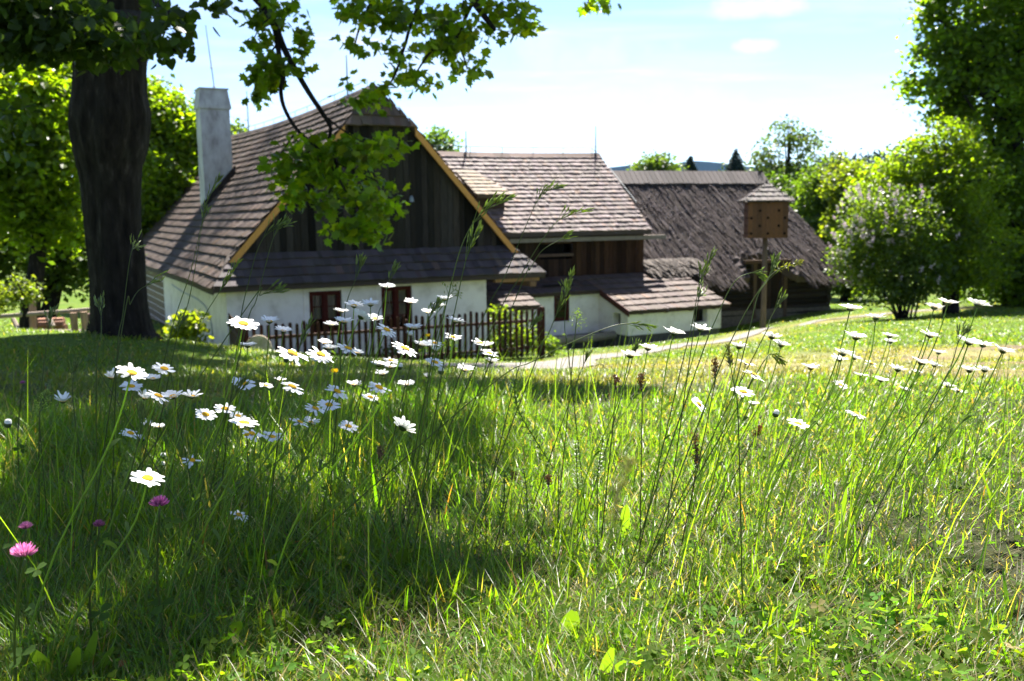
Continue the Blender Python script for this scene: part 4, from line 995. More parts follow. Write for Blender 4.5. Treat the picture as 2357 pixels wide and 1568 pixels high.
# behind the barn: birch, bushes, forest trees
b0 = W(1815, 600, 62); b0[2] = ground(b0[0], b0[1])
bl_ = [E(1770, 350, 62, 38, 40), E(1815, 310, 62, 40, 36), E(1860, 345, 62, 34, 45), E(1790, 400, 62, 55, 45), E(1850, 410, 62, 45, 45), E(1745, 375, 62, 18, 30)]
tree('birch_tree', 'tall airy birch with thin drooping twigs behind the dovecote', b0, bl_, 330, 14, .36, .24, (.045, .075, .026), 41, trunk_r=.2, shell=.3, limbs=16, hang=1.5)
for lab, x, y, Y, lobes, ncl, sd, colr in (
    ('dense green tree behind the thatched roof, under the birch', 1800, 620, 55, [E(1790, 470, 55, 60, 60), E(1830, 520, 55, 60, 80), E(1760, 440, 56, 40, 40)], 420, 42, (.045, .085, .016)),
    ('dense green tree right of the birch, above the lilac', 1900, 640, 52, [E(1895, 440, 52, 50, 60), E(1880, 520, 52, 60, 80), E(1930, 480, 52, 45, 70), E(1900, 600, 52, 60, 50)], 460, 43, (.05, .09, .016)),
    ('yellow green rounded tree on the slope left of the tall right tree', 1960, 660, 48, [E(1960, 430, 48, 45, 45), E(1975, 500, 48, 60, 70), E(1935, 395, 50, 35, 28)], 420, 44, (.08, .115, .018)),
    ('low dark bush in the shade between the barn corner and the lilac', 1945, 672, 46, [E(1945, 640, 46, 40, 30), E(1975, 655, 46, 40, 22)], 130, 45, (.04, .07, .014))):
    b0 = W(x, y, Y); b0[2] = ground(b0[0], b0[1])
    tree('leafy_tree' if 'bush' not in lab else 'bush', lab, b0, lobes, ncl, 24, .33, .24, colr, sd, trunk_r=.2, cat='tree' if 'bush' not in lab else 'bush')
# spruces
def spruce(label, x, yt, yb, Y, hw, sd, colr=(.022, .04, .026)):
    r_ = np.random.default_rng(sd); t0 = W(x, yt, Y); b0 = W(x, yb, Y); gz = ground(t0[0], t0[1]); o = empty('spruce_tree', (t0[0], Y, gz), label, 'tree')
    Ht = t0[2]-b0[2]; wd = hw/F*Y; n = 5200; h = 1-np.sqrt(r_.random(n)); a = r_.uniform(0, 2*math.pi, n); lay = (.62+.38*np.abs(np.sin(h*26+.6*np.sin(a*5))))*(1+.22*np.sin(a*7+h*9)); q = np.sqrt(r_.random(n))
    rad = wd*(1-h)*lay*(.35+.65*q)+.05
    P = np.stack([t0[0]+rad*np.cos(a), Y+rad*np.sin(a), b0[2]+h*Ht-rad*.25], 1)
    C = leafcol(n, r_, colr, .3, .02); build_leaves('crown', LEAF2, P, .24*r_.uniform(.6, 1.2, n), C, o, r_, .3, .9, 'conifer')
    mb = MB(); mb.tube([np.array([t0[0], Y, gz-.3]), t0], [.22, .03], 7); mb.build('trunk', M['bark'], o)
spruce('small pointed spruce beside the round tree behind the barn ridge', 1589, 358, 432, 80, 30, 51, (.02, .035, .026))
spruce('larger dark spruce behind the barn ridge, left of the dovecote', 1694, 343, 445, 85, 50, 52, (.016, .03, .026))
# right side: tall tree, mid tree, lilac
b0 = W(2330, 700, 37); b0[2] = ground(b0[0], b0[1])
tl = [E(2330, 60, 37, 150, 110), E(2230, 100, 38, 95, 90), E(2200, 190, 38, 85, 60), E(2300, 240, 37, 140, 110), E(2165, 60, 38, 40, 45), E(2150, 10, 38, 30, 30), E(2150, 120, 38, 40, 25), E(2125, 205, 38, 45, 22), E(2105, 222, 38, 22, 10), E(2185, 270, 38, 50, 35), E(2420, 150, 37, 150, 200), E(2350, -120, 37, 200, 150), E(2350, 400, 36.5, 140, 120), E(2420, 560, 36, 150, 160), E(2330, 560, 36.5, 110, 120), E(2280, 420, 37, 80, 90), E(2320, 650, 36, 120, 60)]
tree('broadleaf_tree', 'tall dense broadleaf tree filling the right edge', b0, tl, 2000, 26, .32, .19, (.068, .11, .012), 61, mat='spring_leaf', trunk_r=.35, shell=.6, limbs=16, tmpl=LINDEN)
b0 = W(2190, 700, 33); b0[2] = ground(b0[0], b0[1])
ml = [E(2110, 370, 33, 75, 60), E(2180, 330, 33, 70, 55), E(2040, 420, 33, 60, 50), E(2120, 470, 33, 110, 80), E(2000, 460, 34, 45, 50), E(2210, 430, 32.5, 90, 90), E(2240, 580, 32, 90, 100), E(2150, 600, 32.5, 70, 90)]
tree('leafy_tree', 'sunlit yellow green tree behind the lilac, sloping down to the left', b0, ml, 950, 25, .24, .15, (.08, .115, .012), 62, trunk_r=.25, limbs=18, mat='spring_leaf')
b0 = W(2085, 717, 31); b0[2] = ground(b0[0], b0[1])
r_ = np.random.default_rng(63)
lil = empty('lilac_bush', b0, 'lilac bush with pale pink flower panicles and many bare lower stems', 'bush')
ll = [E(2000, 500, 31, 70, 60), E(2070, 510, 31, 80, 75), E(1970, 570, 31, 55, 55), E(2120, 560, 31, 70, 80), E(2050, 600, 31, 95, 70), E(1960, 620, 31, 45, 40), E(2110, 640, 31, 70, 50), E(2030, 665, 31, 70, 34), E(2100, 680, 31, 50, 26), E(2150, 620, 31.5, 50, 60)]
P, cl = clusters(ll, 700, 18, .17, r_, .5); C = leafcol(len(P), r_, (.06, .10, .018), .25)*r_.uniform(.75, 1.25, (700, 1))[cl]
build_leaves('foliage', LINDEN, P, .10*r_.uniform(.7, 1.3, len(P)), C, lil, r_, .5, .5)
mb = MB()
for k in range(15):
    a = r_.uniform(0, 2*math.pi); l_ = ll[k % len(ll)]; p0 = b0+np.array([math.cos(a)*.25*r_.random(), math.sin(a)*.25, -.1]); p2 = np.array(l_[0])+r_.normal(0, .3, 3); p1 = p0*.55+p2*.45+np.array([0, 0, .25])
    mb.tube(smooth_line([p0, p1, p2], 7), np.linspace(.04, .012, 7), 5)
mb.build('stems', M['bark'], lil)
mb = MB(); V0, F0 = LEAF2; Pf = []
for k in range(120):
    l_ = ll[r_.choice(7, p=[.28, .2, .2, .08, .06, .13, .05])]; d = nrm(r_.normal(0, 1, 3)+np.array([-.5, -.35, .5])); c = np.array(l_[0])+d*np.array(l_[1])*1.05
    ax = nrm(d*.5+np.array([0, 0, 1])); n = 26; t = r_.random(n); Pf.append(c+ax*(t*.22)[:, None]+r_.normal(0, 1, (n, 3))*(.045*(1-t*.8))[:, None])
Pf = np.vstack(Pf); Cf = np.array((.70, .58, .64))*r_.uniform(.8, 1.2, (len(Pf), 1)); Cf = np.where(r_.random((len(Pf), 1)) < .25, Cf*np.array([.9, .7, .95]), Cf)
build_leaves('flower_panicles', LEAF2, Pf, .05, Cf, lil, r_, .3, 0, 'petal')
# forest on the far slope and blue hills
r_ = np.random.default_rng(70)
Pn = []; Cn = []; Kn = []
for k in range(420):
    x = r_.uniform(1880, 2500); Y = r_.uniform(230, 330); yt = 352-(x-1940)*.055+r_.normal(0, 5)+(Y-280)*-.03+ (330-Y)*.32
    t0 = W(x, yt, Y); hgt = r_.uniform(10, 17); n = 90; h = r_.random(n)**1.5; rad = (1-h)*hgt*.17*np.sqrt(r_.random(n)); a = r_.uniform(0, 6.3, n)
    Kn.append(n); Pn.append(np.stack([t0[0]+rad*np.cos(a), Y+rad*np.sin(a), t0[2]-hgt+h*hgt], 1)); Cn.append(np.tile(np.array((.02, .035, .022))*r_.uniform(.7, 1.3), (n, 1)))
for k in range(330):
    x = r_.uniform(1660, 2300); Y = r_.uniform(95, 170); yt = 398+r_.normal(0, 10)+(150-Y)*.5
    t0 = W(x, yt, Y); n = 120; d = nrm(r_.normal(0, 1, (n, 3)))*r_.uniform(.5, 1, (n, 1))*np.array([3.2, 3.2, 4.2]); Pn.append(t0-np.array([0, 0, 4])+d); Cn.append(np.tile(np.array((.06, .095, .022))*r_.uniform(.6, 1.3), (n, 1)))
Pn = np.vstack(Pn); Cn = np.vstack(Cn)
V, Fc, C = leaves(LEAF2, Pn, 1.15*r_.uniform(.6, 1.2, len(Pn)), Cn, r_, .4, .5)
fme = mesh_arrays('forest', V, [Fc], M['conifer'], C); fme.materials.append(M['leaf']); mi_ = np.zeros(len(Fc), np.int32); mi_[sum(Kn)*2:] = 1; fme.polygons.foreach_set('material_index', mi_)
tag(put('forest', fme), 'mixed dark spruce and pale leafy forest on the distant slope', 'forest', kind='stuff')
hx = np.linspace(-2600, 2600, 160); hv = []; 
def hilltop(xd): return 384-14*math.exp(-((xd-1620)/70)**2)-4*math.exp(-((xd-1450)/40)**2)+max(0, (1400-xd))*.02-max(0, xd-1750)*.015+2*math.sin(xd*.21)+1.2*math.sin(xd*.63)
for j, (yy, dz) in enumerate(((2600, 1.0), (2450, .6), (2200, 0))):
    for x in hx:
        xd = CX+x/2600*F; zt = W(xd, hilltop(xd), 2600)[2]; hv.append((x*yy/2600, yy, zt*dz-(30 if j == 2 else 0)))
ih = np.arange(3*160).reshape(3, 160)
m = simple('wooded hill', (.005, .010, .010), (.009, .016, .014), .02, .95, 0, None, 0); 
tag(put('hills', mesh_arrays('hills', np.array(hv), [np.stack([ih[:-1, :-1], ih[:-1, 1:], ih[1:, 1:], ih[1:, :-1]], -1).reshape(-1, 4)], m, None, True)), kind='structure')
# slope that carries the forest
# shrubs by the house
def shrub(label, x, y, Y, lobes, ncl, per, colr, sd, lf=.07, name='shrub', sp_=.12):
    r_ = np.random.default_rng(sd); b0 = W(x, y, Y); b0[2] = ground(b0[0], b0[1]); o = empty(name, b0, label, 'bush')
    P, cl = clusters(lobes, ncl, per, sp_, r_, .25); P = P[P[:, 2] > b0[2]-.1]; C = leafcol(len(P), r_, colr, .25)
    build_leaves('foliage', LINDEN, P, lf*r_.uniform(.7, 1.3, len(P)), C, o, r_, .5, .3)
    mb = MB()
    for k in range(6):
        l_ = lobes[k % len(lobes)]; mb.tube([b0+np.array([r_.normal(0, .05), 0, -.05]), np.array(l_[0])+r_.normal(0, .1, 3)], [.015, .005], 5)
    mb.build('stems', M['bark'], o)
shrub('bright yellow green young shrub against the white cottage wall', 430, 800, 23.2, [E(430, 748, 23.2, 40, 22), E(450, 772, 23.2, 32, 22), E(405, 765, 23.2, 25, 22), E(440, 735, 23.2, 20, 14)], 60, 12, (.11, .15, .02), 81, .13)
fy = Fe.P(-.9, .8, 0)[1]
shrub('sunlit green garden shrub behind the right end of the picket fence', 1190, 800, fy, [E(1190, 765, fy, 45, 45), E(1150, 725, fy, 22, 18), E(1210, 790, fy, 45, 30), E(1160, 790, fy, 40, 35)], 110, 14, (.085, .13, .022), 82, .09)
shrub('small weedy clump at the outer foot of the fence end post', 1266, 815, fR[1]+.3, [E(1268, 790, fR[1]+.3, 14, 22), E(1272, 805, fR[1]+.3, 18, 16)], 26, 12, (.07, .12, .022), 83, .07)
shrub('low green shrub behind the middle of the picket fence', 1000, 815, fy-.9, [E(1000, 800, fy-.9, 60, 22), E(930, 805, fy-1.2, 50, 16)], 60, 12, (.05, .085, .018), 84, .08)
# ---------------------------------------------------------------- maple overhead: hanging bough and shading crown
r_ = np.random.default_rng(101)
mx = np.array([-5.2, 3.2, 0]); mx[2] = ground(mx[0], mx[1])
map_ = empty('maple_tree', mx, 'maple whose backlit boughs hang from above in front of the cottage gable', 'tree')
mb = MB(); ml_ = np.array([mx+np.array([0, 0, -.3]), mx+np.array([.05, 0, 2.2]), mx+np.array([.3, .1, 4.4]), mx+np.array([1.0, .5, 6.6]), mx+np.array([1.8, .9, 9.0])])
mb.tube(smooth_line(ml_, 24), np.linspace(.34, .10, 24), 12); mb.build('trunk', M['bark'], map_, True)
mb = MB()
f1 = ml_[2]
def bough(pts, r0, r1, n=40): mb.tube(smooth_line(pts, n), np.linspace(r0, r1, n), 7)
Yb = 7.0
b1 = [W(x, y, Yb+dy) for x, y, dy in ((587, -5, .1), (625, 41, .05), (654, 112, 0), (683, 166, 0), (712, 215, 0), (745, 265, 0), (761, 294, -.05), (758, 330, -.05), (775, 380, .0))]
b2 = [W(x, y, Yb+dy) for x, y, dy in ((600, 5, .1), (630, 60, 0), (637, 95, 0), (645, 140, -.05), (652, 182, -.1), (646, 205, -.1), (654, 248, -.12), (683, 298, -.12), (720, 331, -.15), (752, 365, -.15), (790, 430, -.1), (815, 480, -.1))]
top_out = W(560, -260, Yb+.2)
bough([f1, (f1+top_out)/2+np.array([0, 0, .5]), top_out, b1[0]], .11, .028); bough(b1, .028, .010)
bough([top_out, W(590, -120, Yb+.1), b2[0]], .04, .024, 16); bough(b2, .022, .008)
for pts in ([(745, 265), (790, 300), (850, 335), (905, 345)], [(720, 331), (700, 370), (670, 420)], [(752, 365), (830, 400), (900, 430)], [(775, 380), (760, 440), (735, 480)], [(790, 430), (840, 500), (880, 555)], [(683, 298), (650, 350), (625, 390)], [(640, 100), (610, 140), (592, 200)], [(654, 112), (690, 120), (700, 150)], [(625, 41), (600, 60), (580, 100)]):
    bough([W(x, y, Yb+r_.normal(0, .1)) for x, y in pts], .008, .003, 12)
top2 = W(1050, -300, 7.6)
bough([f1+np.array([.3, .1, .6]), (f1+top2)/2+np.array([0, 0, .9]), top2, W(1040, -100, 7.2), W(1090, 0, 7), W(1140, 70, 6.9)], .11, .012)
for pts in ([(1040, -100), (960, 20), (930, 110), (900, 190), (850, 230)], [(1090, 0), (1060, 80), (1075, 160)], [(1040, -100), (880, -20), (830, 60), (815, 115)], [(1090, 0), (1170, 20), (1205, 50)], [(1060, 80), (1000, 110), (950, 180)]):
    bough([W(x, y, 7.05+r_.normal(0, .08)) for x, y in pts], .018, .004, 14)
mass = [(700, 420, 62, 62, 3), (760, 360, 80, 40, 3), (855, 345, 55, 30, 2.2), (800, 440, 85, 55, 3.6), (872, 470, 45, 60, 2.2), (830, 525, 65, 30, 2), (740, 480, 38, 28, 1), (868, 553, 25, 14, .5), (645, 400, 22, 28, .6), (690, 350, 45, 32, 1.4), (905, 335, 14, 22, .4), (640, 380, 18, 10, .3)]
br = [(600, 100, 28, 40, 1.5), (615, 40, 35, 38, 1.6), (665, 25, 38, 30, 1.6), (598, 205, 24, 34, 1.2), (695, 95, 12, 30, .7), (640, 150, 28, 22, .9), (680, 160, 12, 10, .3), (590, 160, 20, 20, .5)]
cr_ = [(880, 30, 75, 38, 3), (1000, 55, 85, 48, 4), (1105, 35, 85, 36, 3.2), (1185, 35, 32, 30, 1.3), (815, 112, 26, 18, .8), (900, 115, 45, 28, 1.5), (985, 125, 45, 34, 1.8), (1055, 115, 50, 40, 2), (1085, 160, 28, 18, .8), (930, 165, 24, 18, .7), (1012, 188, 16, 10, .35), (1110, 85, 25, 22, .8), (840, 232, 40, 18, 1.3), (872, 205, 20, 14, .6), (1372, 3, 26, 7, .5), (800, 20, 15, 20, .5), (1205, 60, 12, 12, .4), (815, 180, 8, 8, .1), (960, 190, 14, 10, .3)]
Ps = [region_leaves(mass, 6.6, 7.3, r_, 160, 7, .055), region_leaves(br, 6.8, 7.2, r_, 66, 6, .04), region_leaves(cr_, 6.7, 7.4, r_, 165, 7, .055)]
P = np.vstack(Ps)
C = leafcol(len(P), r_, (.072, .115, .011), .55, .3)
build_leaves('hanging_leaves', MAPLE, P, .072*r_.uniform(.6, 1.25, len(P)), C, map_, r_, .45, .9, 'spring_leaf')
mbough = mb

# ---------------------------------------------------------------- meadow and lawn grass
def blades(P, h, w, ang, lean, curve, colr, face=None):
    n = len(P); t = np.array([0, .4, .75, 1.0]); d = np.stack([np.cos(ang), np.sin(ang), np.zeros(n)], 1)
    f = ang+math.pi/2 if face is None else face
    sd = np.stack([np.cos(f), np.sin(f), np.zeros(n)], 1)*w[:, None]*.5
    V = np.empty((n, 7, 3)); wt = [1, .9, .55]
    for i, tt in enumerate(t):
        c = P+np.array([0, 0, 1])*(h*(tt-curve*.35*tt*tt))[:, None]+d*(h*(lean*tt+curve*tt*tt))[:, None]
        if i < 3: V[:, 2*i] = c-sd*wt[i]; V[:, 2*i+1] = c+sd*wt[i]
        else: V[:, 6] = c
    b0 = (np.arange(n)*7)[:, None]
    return V.reshape(-1, 3), [b0+np.array([[0, 1, 3, 2]]), b0+np.array([[2, 3, 5, 4]]), b0+np.array([[4, 5, 6]])], np.repeat(colr, 7, 0)
def gcol(n, r_, dry=.12, base=(.08, .145, .010)):
    c = np.array(base)*r_.uniform(.6, 1.4, (n, 1))*np.stack([r_.uniform(.75, 1.3, n), r_.uniform(.9, 1.1, n), r_.uniform(.7, 1.6, n)], 1)
    dm = r_.random(n) < dry; st = np.array((.30, .24, .12))*r_.uniform(.6, 1.3, (n, 1)); st = np.where(r_.random((n, 1)) < .15, st*np.array([.9, .55, .4]), st)
    c[dm] = st[dm]; return c
r_ = np.random.default_rng(200)
def field(n, r0, r1, half):
    r = np.exp(r_.uniform(math.log(r0), math.log(r1), n)); a = r_.uniform(-half, half, n); return r*np.sin(a), r*np.cos(a), r
x, y, r = field(360000, .8, 7.6, R(43))
x2, y2, r2 = field(150000, .8, 7.6, R(78)); o2 = np.abs(np.arctan2(x2, y2)) > R(43); x, y, r = np.r_[x, x2[o2]], np.r_[y, y2[o2]], np.r_[r, r2[o2]]
mead = y < 5.6+(vnoise(x, y, .8, 41)-.5)*1.6-np.clip(.6-x, 0, 2)*.5
cl = vnoise(x, y, 5, 42)*.6+vnoise(x, y, 14, 43)*.4
keep = mead & (r_.random(len(x)) < np.clip(.45+1.3*(cl-.25), .5, 1))
x, y, r, cl = x[keep], y[keep], r[keep], cl[keep]; n = len(x); z = ground(x, y)
leftness = np.clip((.25-x+.12*(y-1.5))/1.0, 0, 1)
tall = r_.random(n) < (.035+.10*leftness)*np.clip((y-.6)/1.2, .25, 1)
h = r_.lognormal(math.log(.036), .42, n)*(1+.8*leftness)*(.55+.9*cl); h = np.where(tall, h*r_.uniform(1.6, 2.8, n), h); h = np.minimum(h, np.clip(.06+.10*(y-.9), .08, np.clip(.30-.05*(y-1.5), .09, .26)))
w_ = np.maximum(r_.uniform(.0018, .0042, n), .0011*r)*np.where(r_.random(n) < .05, 2.2, 1)
V, Fs, C = blades(np.stack([x, y, z-.01], 1), h, w_, r_.uniform(0, 2*math.pi, n), r_.uniform(.05, .55, n), r_.uniform(0, .8, n)*np.where(tall, .6, 1), gcol(n, r_, .06))
tag(put('meadow_grass', mesh_arrays('meadow_grass', V, Fs, M['blade'], C)), 'unmown meadow grass with dry straw between the blades', 'grass', kind='stuff')
# thatch of dead grass lying close to the soil
x, y, r = field(26000, .8, 6, R(44)); n = len(x); z = ground(x, y)
V, Fs, C = blades(np.stack([x, y, z+r_.uniform(.002, .03, n)], 1), r_.uniform(.02, .06, n), np.maximum(.0012, .0007*r), r_.uniform(0, 6.28, n), r_.uniform(1.2, 2.6, n)*.5, r_.uniform(.2, .8, n), np.array((.27, .22, .11))*r_.uniform(.3, 1.2, (n, 1)))
tag(put('dry_grass', mesh_arrays('dry_grass', V, Fs, M['blade'], C)), 'dead straw lying between the living meadow grass', 'grass', kind='stuff')
# small broad weeds and clover leaves hugging the ground
CLO = fan([(0, 0), (.30, .35), (.42, .72), (.25, 1.0), (0, .93), (-.25, 1.0), (-.42, .72), (-.30, .35)])
x, y, r = field(30000, .65, 5.5, R(42)); k = vnoise(x, y, 3, 51)*.6+vnoise(x, y, 9, 52)*.4; kp = r_.random(len(x)) < np.clip((k-.32)*2.6, .05, 1); x, y, r, k = x[kp], y[kp], r[kp], k[kp]; n = len(x)
P0 = np.stack([x, y, ground(x, y)+r_.uniform(.005, .06, n)*(.5+k)], 1)
C = gcol(n, r_, .02, (.085, .15, .018)); 
sel = r_.random(n) < .5
P3 = np.repeat(P0[sel], 3, 0); C3 = np.repeat(C[sel], 3, 0); s3 = np.repeat(r_.uniform(.007, .014, sel.sum()), 3)
b_, t, nv = rand_frames(sel.sum(), 1.5, r_); a3 = np.tile(np.array([0, 2.09, 4.19]), sel.sum())
b3, t3, n3 = np.repeat(b_, 3, 0), np.repeat(t, 3, 0), np.repeat(nv, 3, 0)
tt = t3*np.cos(a3)[:, None]+b3*np.sin(a3)[:, None]; bb = np.cross(tt, n3)
V0, F0 = CLO; V3 = P3[:, None]+s3[:, None, None]*(V0[None, :, 0:1]*bb[:, None]+V0[None, :, 1:2]*tt[:, None]+V0[None, :, 2:3]*n3[:, None])
F3 = (np.arange(len(P3))*len(V0))[:, None, None]+F0[None]
va_, fa_, ca_ = leaves(LINDEN, P0[~sel], r_.uniform(.007, .017, (~sel).sum()), C[~sel], r_, .9, .1)
V = np.vstack([V3.reshape(-1, 3), va_]); Fc = np.vstack([F3.reshape(-1, 3), fa_+len(V3.reshape(-1, 3))]); C = np.vstack([np.repeat(C3, len(V0), 0), ca_])
tag(put('ground_cover', mesh_arrays('ground_cover', V, [Fc], M['weed'], C)), 'clover and small weed leaves growing low between the grass', 'ground cover', kind='stuff')
# mown lawn
x, y, r = field(290000, 4.0, 46, R(48))
lawn = (y > 5.2+(vnoise(x, y, .8, 41)-.5)*1.6-np.clip(.6-x, 0, 2)*.5) & (path_dist(x, y) > .62+.25*r_.random(len(x))) & (bareness(x, y) < .5+.4*r_.random(len(x)))
hv_, hu_ = (np.stack([x, y, 0*x], 1)-H.o)@H.V, (np.stack([x, y, 0*x], 1)-H.o)@H.U
lawn &= ~((hv_ > .3) & (hu_ > .3) & (hu_ < wu1)); x, y, r = x[lawn], y[lawn], r[lawn]; n = len(x)
dr_ = dryness(x, y)[:, None]; C = gcol(n, r_, .05, (.078, .125, .012)); C = C*(1-dr_)+np.array((.17, .15, .06))*r_.uniform(.6, 1.3, (n, 1))*dr_
V, Fs, C = blades(np.stack([x, y, ground(x, y)-.01], 1), r_.uniform(.03, .075, n)*(1+.5*(vnoise(x, y, 1.2, 61)-.5))*(1-.35*dr_[:, 0]), np.maximum(.004, .0010*r), r_.uniform(0, 6.28, n), r_.uniform(.1, .8, n), r_.uniform(0, .8, n), C)
tag(put('lawn_grass', mesh_arrays('lawn_grass', V, Fs, M['blade'], C)), 'mown lawn grass sloping down to the houses', 'grass', kind='stuff')
# slender bare stems among the flowers
n = 760; x = np.concatenate([r_.normal(-.45, .75, 560), r_.normal(1.0, .6, 200)]); y = np.concatenate([r_.uniform(1.4, 4.2, 560), r_.uniform(1.6, 3.4, 200)]); z = ground(x, y); h = r_.uniform(.22, .52, n)
C = np.array((.10, .16, .025))*r_.uniform(.6, 1.5, (n, 1)); V, Fs, C = blades(np.stack([x, y, z], 1), h, np.full(n, .0022)*np.maximum(1, y/2), r_.normal(.1, .8, n), r_.uniform(.05, .5, n), r_.uniform(0, .35, n), C)
tag(put('meadow_stems', mesh_arrays('meadow_stems', V, Fs, M['blade'], C)), 'slender bare grass stems standing among the daisies', 'grass', kind='stuff')

def leaf_blade(mb, p0, p1, wd, c, bend=(0, 0, .02), seg=7, tooth=0, nv=(0, -1, .35)):
    p0, p1 = np.array(p0), np.array(p1); d = p1-p0; sd = nrm(np.cross(d, nv)); V = []
    for i in range(seg+1):
        t = i/seg; w_ = wd*math.sin(math.pi*(t*.86+.07))**.8*(1+tooth*(i % 2)); q = p0+d*t+np.array(bend)*math.sin(math.pi*t); V += [q-sd*w_, q+np.array([0, .0, -.12*wd]), q+sd*w_]
    mb.add(V, [(i*3+j, i*3+j+1, i*3+j+4, i*3+j+3) for i in range(seg) for j in range(2)], c)
# ---------------------------------------------------------------- ox-eye daisies
def petal_mesh(seed, lift, n=20, miss=0, jag=.12, droop=.25):
    r_ = np.random.default_rng(seed); mb = MB(); R0, R1 = .16, 1.0
    skip = set(r_.choice(n, miss, replace=False)) if miss else set()
    for k in range(n):
        if k in skip: continue
        a = 2*math.pi*k/n+r_.normal(0, .05); L = R1*r_.uniform(.84, 1.06); wd = .145*r_.uniform(.85, 1.15); lf = lift+r_.normal(0, jag); lay = .012*(k % 2)
        rows = []
        for s, wv_ in ((0, .45), (.35, .9), (.7, 1.0), (.92, .72), (1, .3)):
            rad = R0+(L-R0)*s; zz = lay+math.tan(lf)*(rad-R0)*(1-droop*s)-.10*droop*s*s
            rad *= math.cos(lf*.6)
            for e, dz in ((-1, .018), (0, -.012), (1, .018)):
                rows.append([rad*math.cos(a)-e*wd*wv_*math.sin(a), rad*math.sin(a)+e*wd*wv_*math.cos(a), zz+dz*wv_])
        mb.add(rows, [(i*3+j, i*3+j+1, i*3+j+4, i*3+j+3) for i in range(4) for j in range(2)], np.array((.90, .90, .88))*r_.uniform(.92, 1.03))
    V = np.vstack(mb.v); return mesh_arrays('petals', V, [np.array(mb.f[4])], M['petal'], np.vstack(mb.c).clip(0, .92), True)
def disc_mesh(seed, dome=.13):
    r_ = np.random.default_rng(seed); V = []; C = []; rings = [0, .07, .14, .21, .27, .315, .335]; k = 18
    for i, rr in enumerate(rings):
        for j in range(k):
            a = 2*math.pi*(j+.5*(i % 2))/k; z = .03+dome*math.sqrt(max(0, 1-(rr/.345)**2))-(.02 if rr < .12 else 0)+r_.normal(0, .008)
            V.append((rr*math.cos(a), rr*math.sin(a), z)); c = np.array((.78, .42, .01))*r_.uniform(.75, 1.15); C.append(c*np.array([.9, 1.0, 1]) if rr < .12 else c)
    Fq = [(i*k+j, i*k+(j+1) % k, (i+1)*k+(j+1) % k, (i+1)*k+j) for i in range(len(rings)-1) for j in range(k)]
    return mesh_arrays('disc', V, [np.array(Fq)], M['disc'], np.array(C), True)
def calyx_mesh():
    V = []; k = 12
    for rr, z in ((.07, -.20), (.17, -.15), (.29, -.05), (.33, .005)):
        for j in range(k): a = 2*math.pi*j/k; V.append((rr*math.cos(a), rr*math.sin(a), z))
    Fq = [(i*k+j, i*k+(j+1) % k, (i+1)*k+(j+1) % k, (i+1)*k+j) for i in range(3) for j in range(k)]
    return mesh_arrays('calyx', V, [np.array(Fq), np.array([list(range(k))[::-1]])], M['green'], np.tile((.05, .08, .02), (len(V), 1)), True)
def bud_mesh():
    V = []; k = 10; C = []
    for rr, z, c in ((.1, -.3, 0), (.30, -.18, 0), (.36, .0, 0), (.33, .14, 0), (.30, .16, 1), (.26, .42, 1), (.12, .52, 1)):
        for j in range(k): a = 2*math.pi*j/k; q = 1+(.15*(j % 2) if c else 0); V.append((rr*q*math.cos(a), rr*q*math.sin(a), z+(.06*(j % 2) if c else 0))); C.append((.80, .80, .74) if c else (.06, .09, .03))
    Fq = [(i*k+j, i*k+(j+1) % k, (i+1)*k+(j+1) % k, (i+1)*k+j) for i in range(6) for j in range(k)]
    return mesh_arrays('bud', V, [np.array(Fq), np.array([list(range(6*k, 7*k))])], M['petal'], np.array(C), True)
PET = {'d': [petal_mesh(s, .14, n, m_) for s, n, m_ in ((1, 21, 0), (2, 19, 0), (3, 23, 1), (4, 20, 2))], 's': [petal_mesh(s, .50, n, m_, .10, .22) for s, n, m_ in ((5, 21, 0), (6, 18, 1), (7, 22, 0))],
       'c': [petal_mesh(s, .75, 17, 1, .15, .05) for s in (8, 9)], 'o': [petal_mesh(10, .1, 20, 13, .5, .6)], 'w': [petal_mesh(11, -.12, 21, 2, .22, .4), petal_mesh(12, .0, 20, 4, .25, .5)]}
DISC = [disc_mesh(1), disc_mesh(2, .17)]; CAL = calyx_mesh(); BUD = bud_mesh()
def basis(nv, spin):
    nv = nrm(nv); t = nrm(np.cross([0, 1, .1], nv)); b_ = np.cross(nv, t); t, b_ = t*math.cos(spin)+b_*math.sin(spin), b_*math.cos(spin)-t*math.sin(spin)
    m = Matrix.Identity(4)
    for i in range(3): m[i][0], m[i][1], m[i][2] = t[i], b_[i], nv[i]
    return m
DIAM = .0465
HEADS = []
def stem_to_ground(hd, lean, fwd=0.0):
    b0 = np.array(hd, float)
    for _ in range(12):
        hh_ = hd[2]-ground(b0[0], b0[1]); b0 = np.array([hd[0]-lean*hh_, hd[1]+fwd*hh_, 0]); 
    b0[2] = ground(b0[0], b0[1]); return b0
